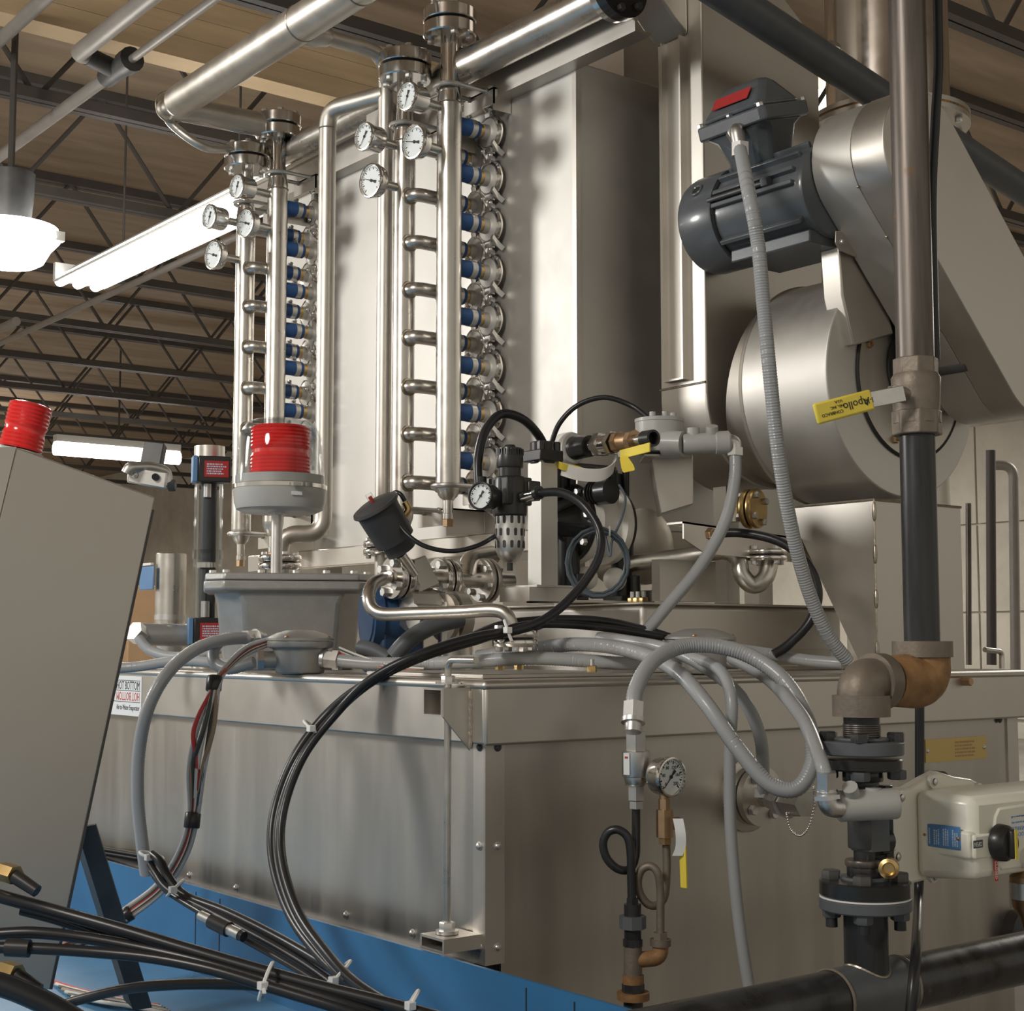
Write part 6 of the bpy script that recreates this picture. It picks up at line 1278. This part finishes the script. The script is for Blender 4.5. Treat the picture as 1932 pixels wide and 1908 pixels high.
for lab, pts, r in K: cable('power_cable', lab, pts, r, group='black cables in the foreground')
G2 = [('scuffed grey cable looping from the tie at the tank foot, upper', [(288, 1612, 2.74), (302, 1625, 2.72), (318, 1655, 2.70), (350, 1690, 2.66), (430, 1722, 2.58), (530, 1772, 2.48), (620, 1825, 2.38), (700, 1880, 2.30), (760, 1925, 2.24)], .0078),
 ('scuffed grey cable looping from the tie at the tank foot, middle', [(284, 1630, 2.74), (296, 1650, 2.72), (322, 1682, 2.68), (400, 1722, 2.60), (500, 1775, 2.50), (580, 1822, 2.42), (660, 1880, 2.33), (720, 1925, 2.27)], .0078),
 ('scuffed grey cable looping from the tie at the tank foot, lower', [(286, 1645, 2.73), (312, 1678, 2.69), (350, 1704, 2.64), (380, 1722, 2.60), (430, 1755, 2.54), (520, 1805, 2.45), (610, 1860, 2.36), (690, 1920, 2.28)], .0060)]
for lab, pts, r in G2: cable('power_cable', lab, pts, r, 'black_rubber', group='grey cables at the tank foot')
t = thing('cable_connector', 'black inline cable connector with clear plastic ends', 'connector', tuple(Q(432, 1745, 2.5)))
c0, c1_ = Q(378, 1728, 2.53), Q(460, 1768, 2.47); f = lambda a: c0.lerp(c1_, a)
part(t, 'grip', MB().cyl(f(.26), f(.66), .0125, n=16), 'black_plastic'); part(t, 'clear_end', MB().cyl(f(0), f(.26), .0085, n=14), 'zinc'); part(t, 'clear_end', MB().cyl(f(.66), f(.92), .0095, n=14), 'zinc'); part(t, 'tail', MB().cyl(f(.92), f(1.0), .0085, n=14), 'black_plastic')
t = solo('cable_sleeve', 'black sleeve joint on a cable at the left edge', 'sleeve', MB().cyl(Q(12, 1788, 2.145), Q(56, 1790, 2.145), .0125, n=16), 'black_plastic')
for k, (px, py, lab) in enumerate(((18, 1650, 'brass cable gland at the left edge above the black cables'), (22, 1836, 'brass cable gland low at the left edge'))):
    t = thing('cable_gland', lab, 'gland', tuple(Q(px, py, 2.2)))
    part(t, 'hex', MB().cyl(Q(px-14, py-6, 2.22), Q(px+12, py+2, 2.2), .014, n=6), 'brass'); part(t, 'plug', MB().cyl(Q(px+10, py+4, 2.2), Q(px+52, py+32, 2.19), .0105, .009, 14), 'black_plastic')
tie('white cable tie joining conduit and cables at the tank foot', 286, 1615, 2.76, RT*.3+Z*.9, .022)
tie('white cable tie on the grey cables over the blue curb', 331, 1676, 2.67, RT*.7-Z*.7, .019)
tie('white cable tie with long tail on the foreground cables', 502, 1852, 2.125, RT*.9-Z*.3, .026, (499, 1875, 2.08))
tie('white cable tie where hoses meet the foreground cables', 634, 1842, 2.30, RT*.7-Z*.7, .030)
tie('small white cable tie at the bottom edge of the picture', 776, 1892, 2.10, RT*.8-Z*.5, .018)
for i in range(7):
    cable('scrap_wire', 'scrap ' + ('red', 'white', 'dark', 'tan', 'grey', 'second dark', 'second white')[i] + ' wire lying on the blue deck', [PZ(100+i*6, 1852+i*5, DECK+.006), PZ(150+i*8, 1868+i*4, DECK+.012), PZ(215+i*6, 1882+i*3, DECK+.008), PZ(300+i*5, 1898+i*3, DECK+.006)], .0035, ('wire_red', 'wire_white', 'wire_dark', 'wire_tan', 'wire_grey', 'wire_dark', 'wire_white')[i], 'scrap wires on the deck', 'wire', raw=True)
for i in range(4):
    cable('scrap_wire', ('red', 'tan', 'white', 'dark')[i] + ' wire on the deck behind the cabinet leg', [Q(105, 1790+i*4, 2.6), Q(135, 1775+i*6, 2.68), Q(170, 1760+i*5, 2.72), Q(215, 1738+i*5, 2.78)], .0036, ('wire_red', 'wire_tan', 'wire_white', 'wire_dark')[i], 'wires behind the cabinet leg', 'wire', raw=True)
cable('floor_cable', 'thin black cable lying along the tank foot at far left', [PX(170, 1598, -.02), PX(215, 1606, -.02), PX(262, 1614, -.02)], .006, raw=True)
cable('floor_cable', 'second thin black cable along the tank foot at far left', [PX(170, 1606, -.02), PX(215, 1613, -.02), PX(262, 1621, -.02)], .006, raw=True)
solo('cardboard_box', 'brown cardboard box in the far background at left', 'box', MB().box(V((Q(240, 1260, 7.0).x, Q(240, 1260, 7.0).y, DECK-.16)), Q(275, 1110, 7.4)), 'cardboard', bevel=.005)

t = thing('bay_lamp', 'bright white lamp glimpsed between duct and exhaust stack', 'lamp', tuple(Q(1575, 205, 8.0)))
part(t, 'glass', MB().lathe([(.02, -.11), (.11, -.10), (.14, .02), (.05, .06)], Q(1576, 186, 8.0), Z, 20), 'lamp_glass')
c = Q(1576, 186, 8.0); part(t, 'hanger', MB().cyl(c+Z*.06, V((c.x, c.y, ZC)), .012, n=8), 'joist_paint')
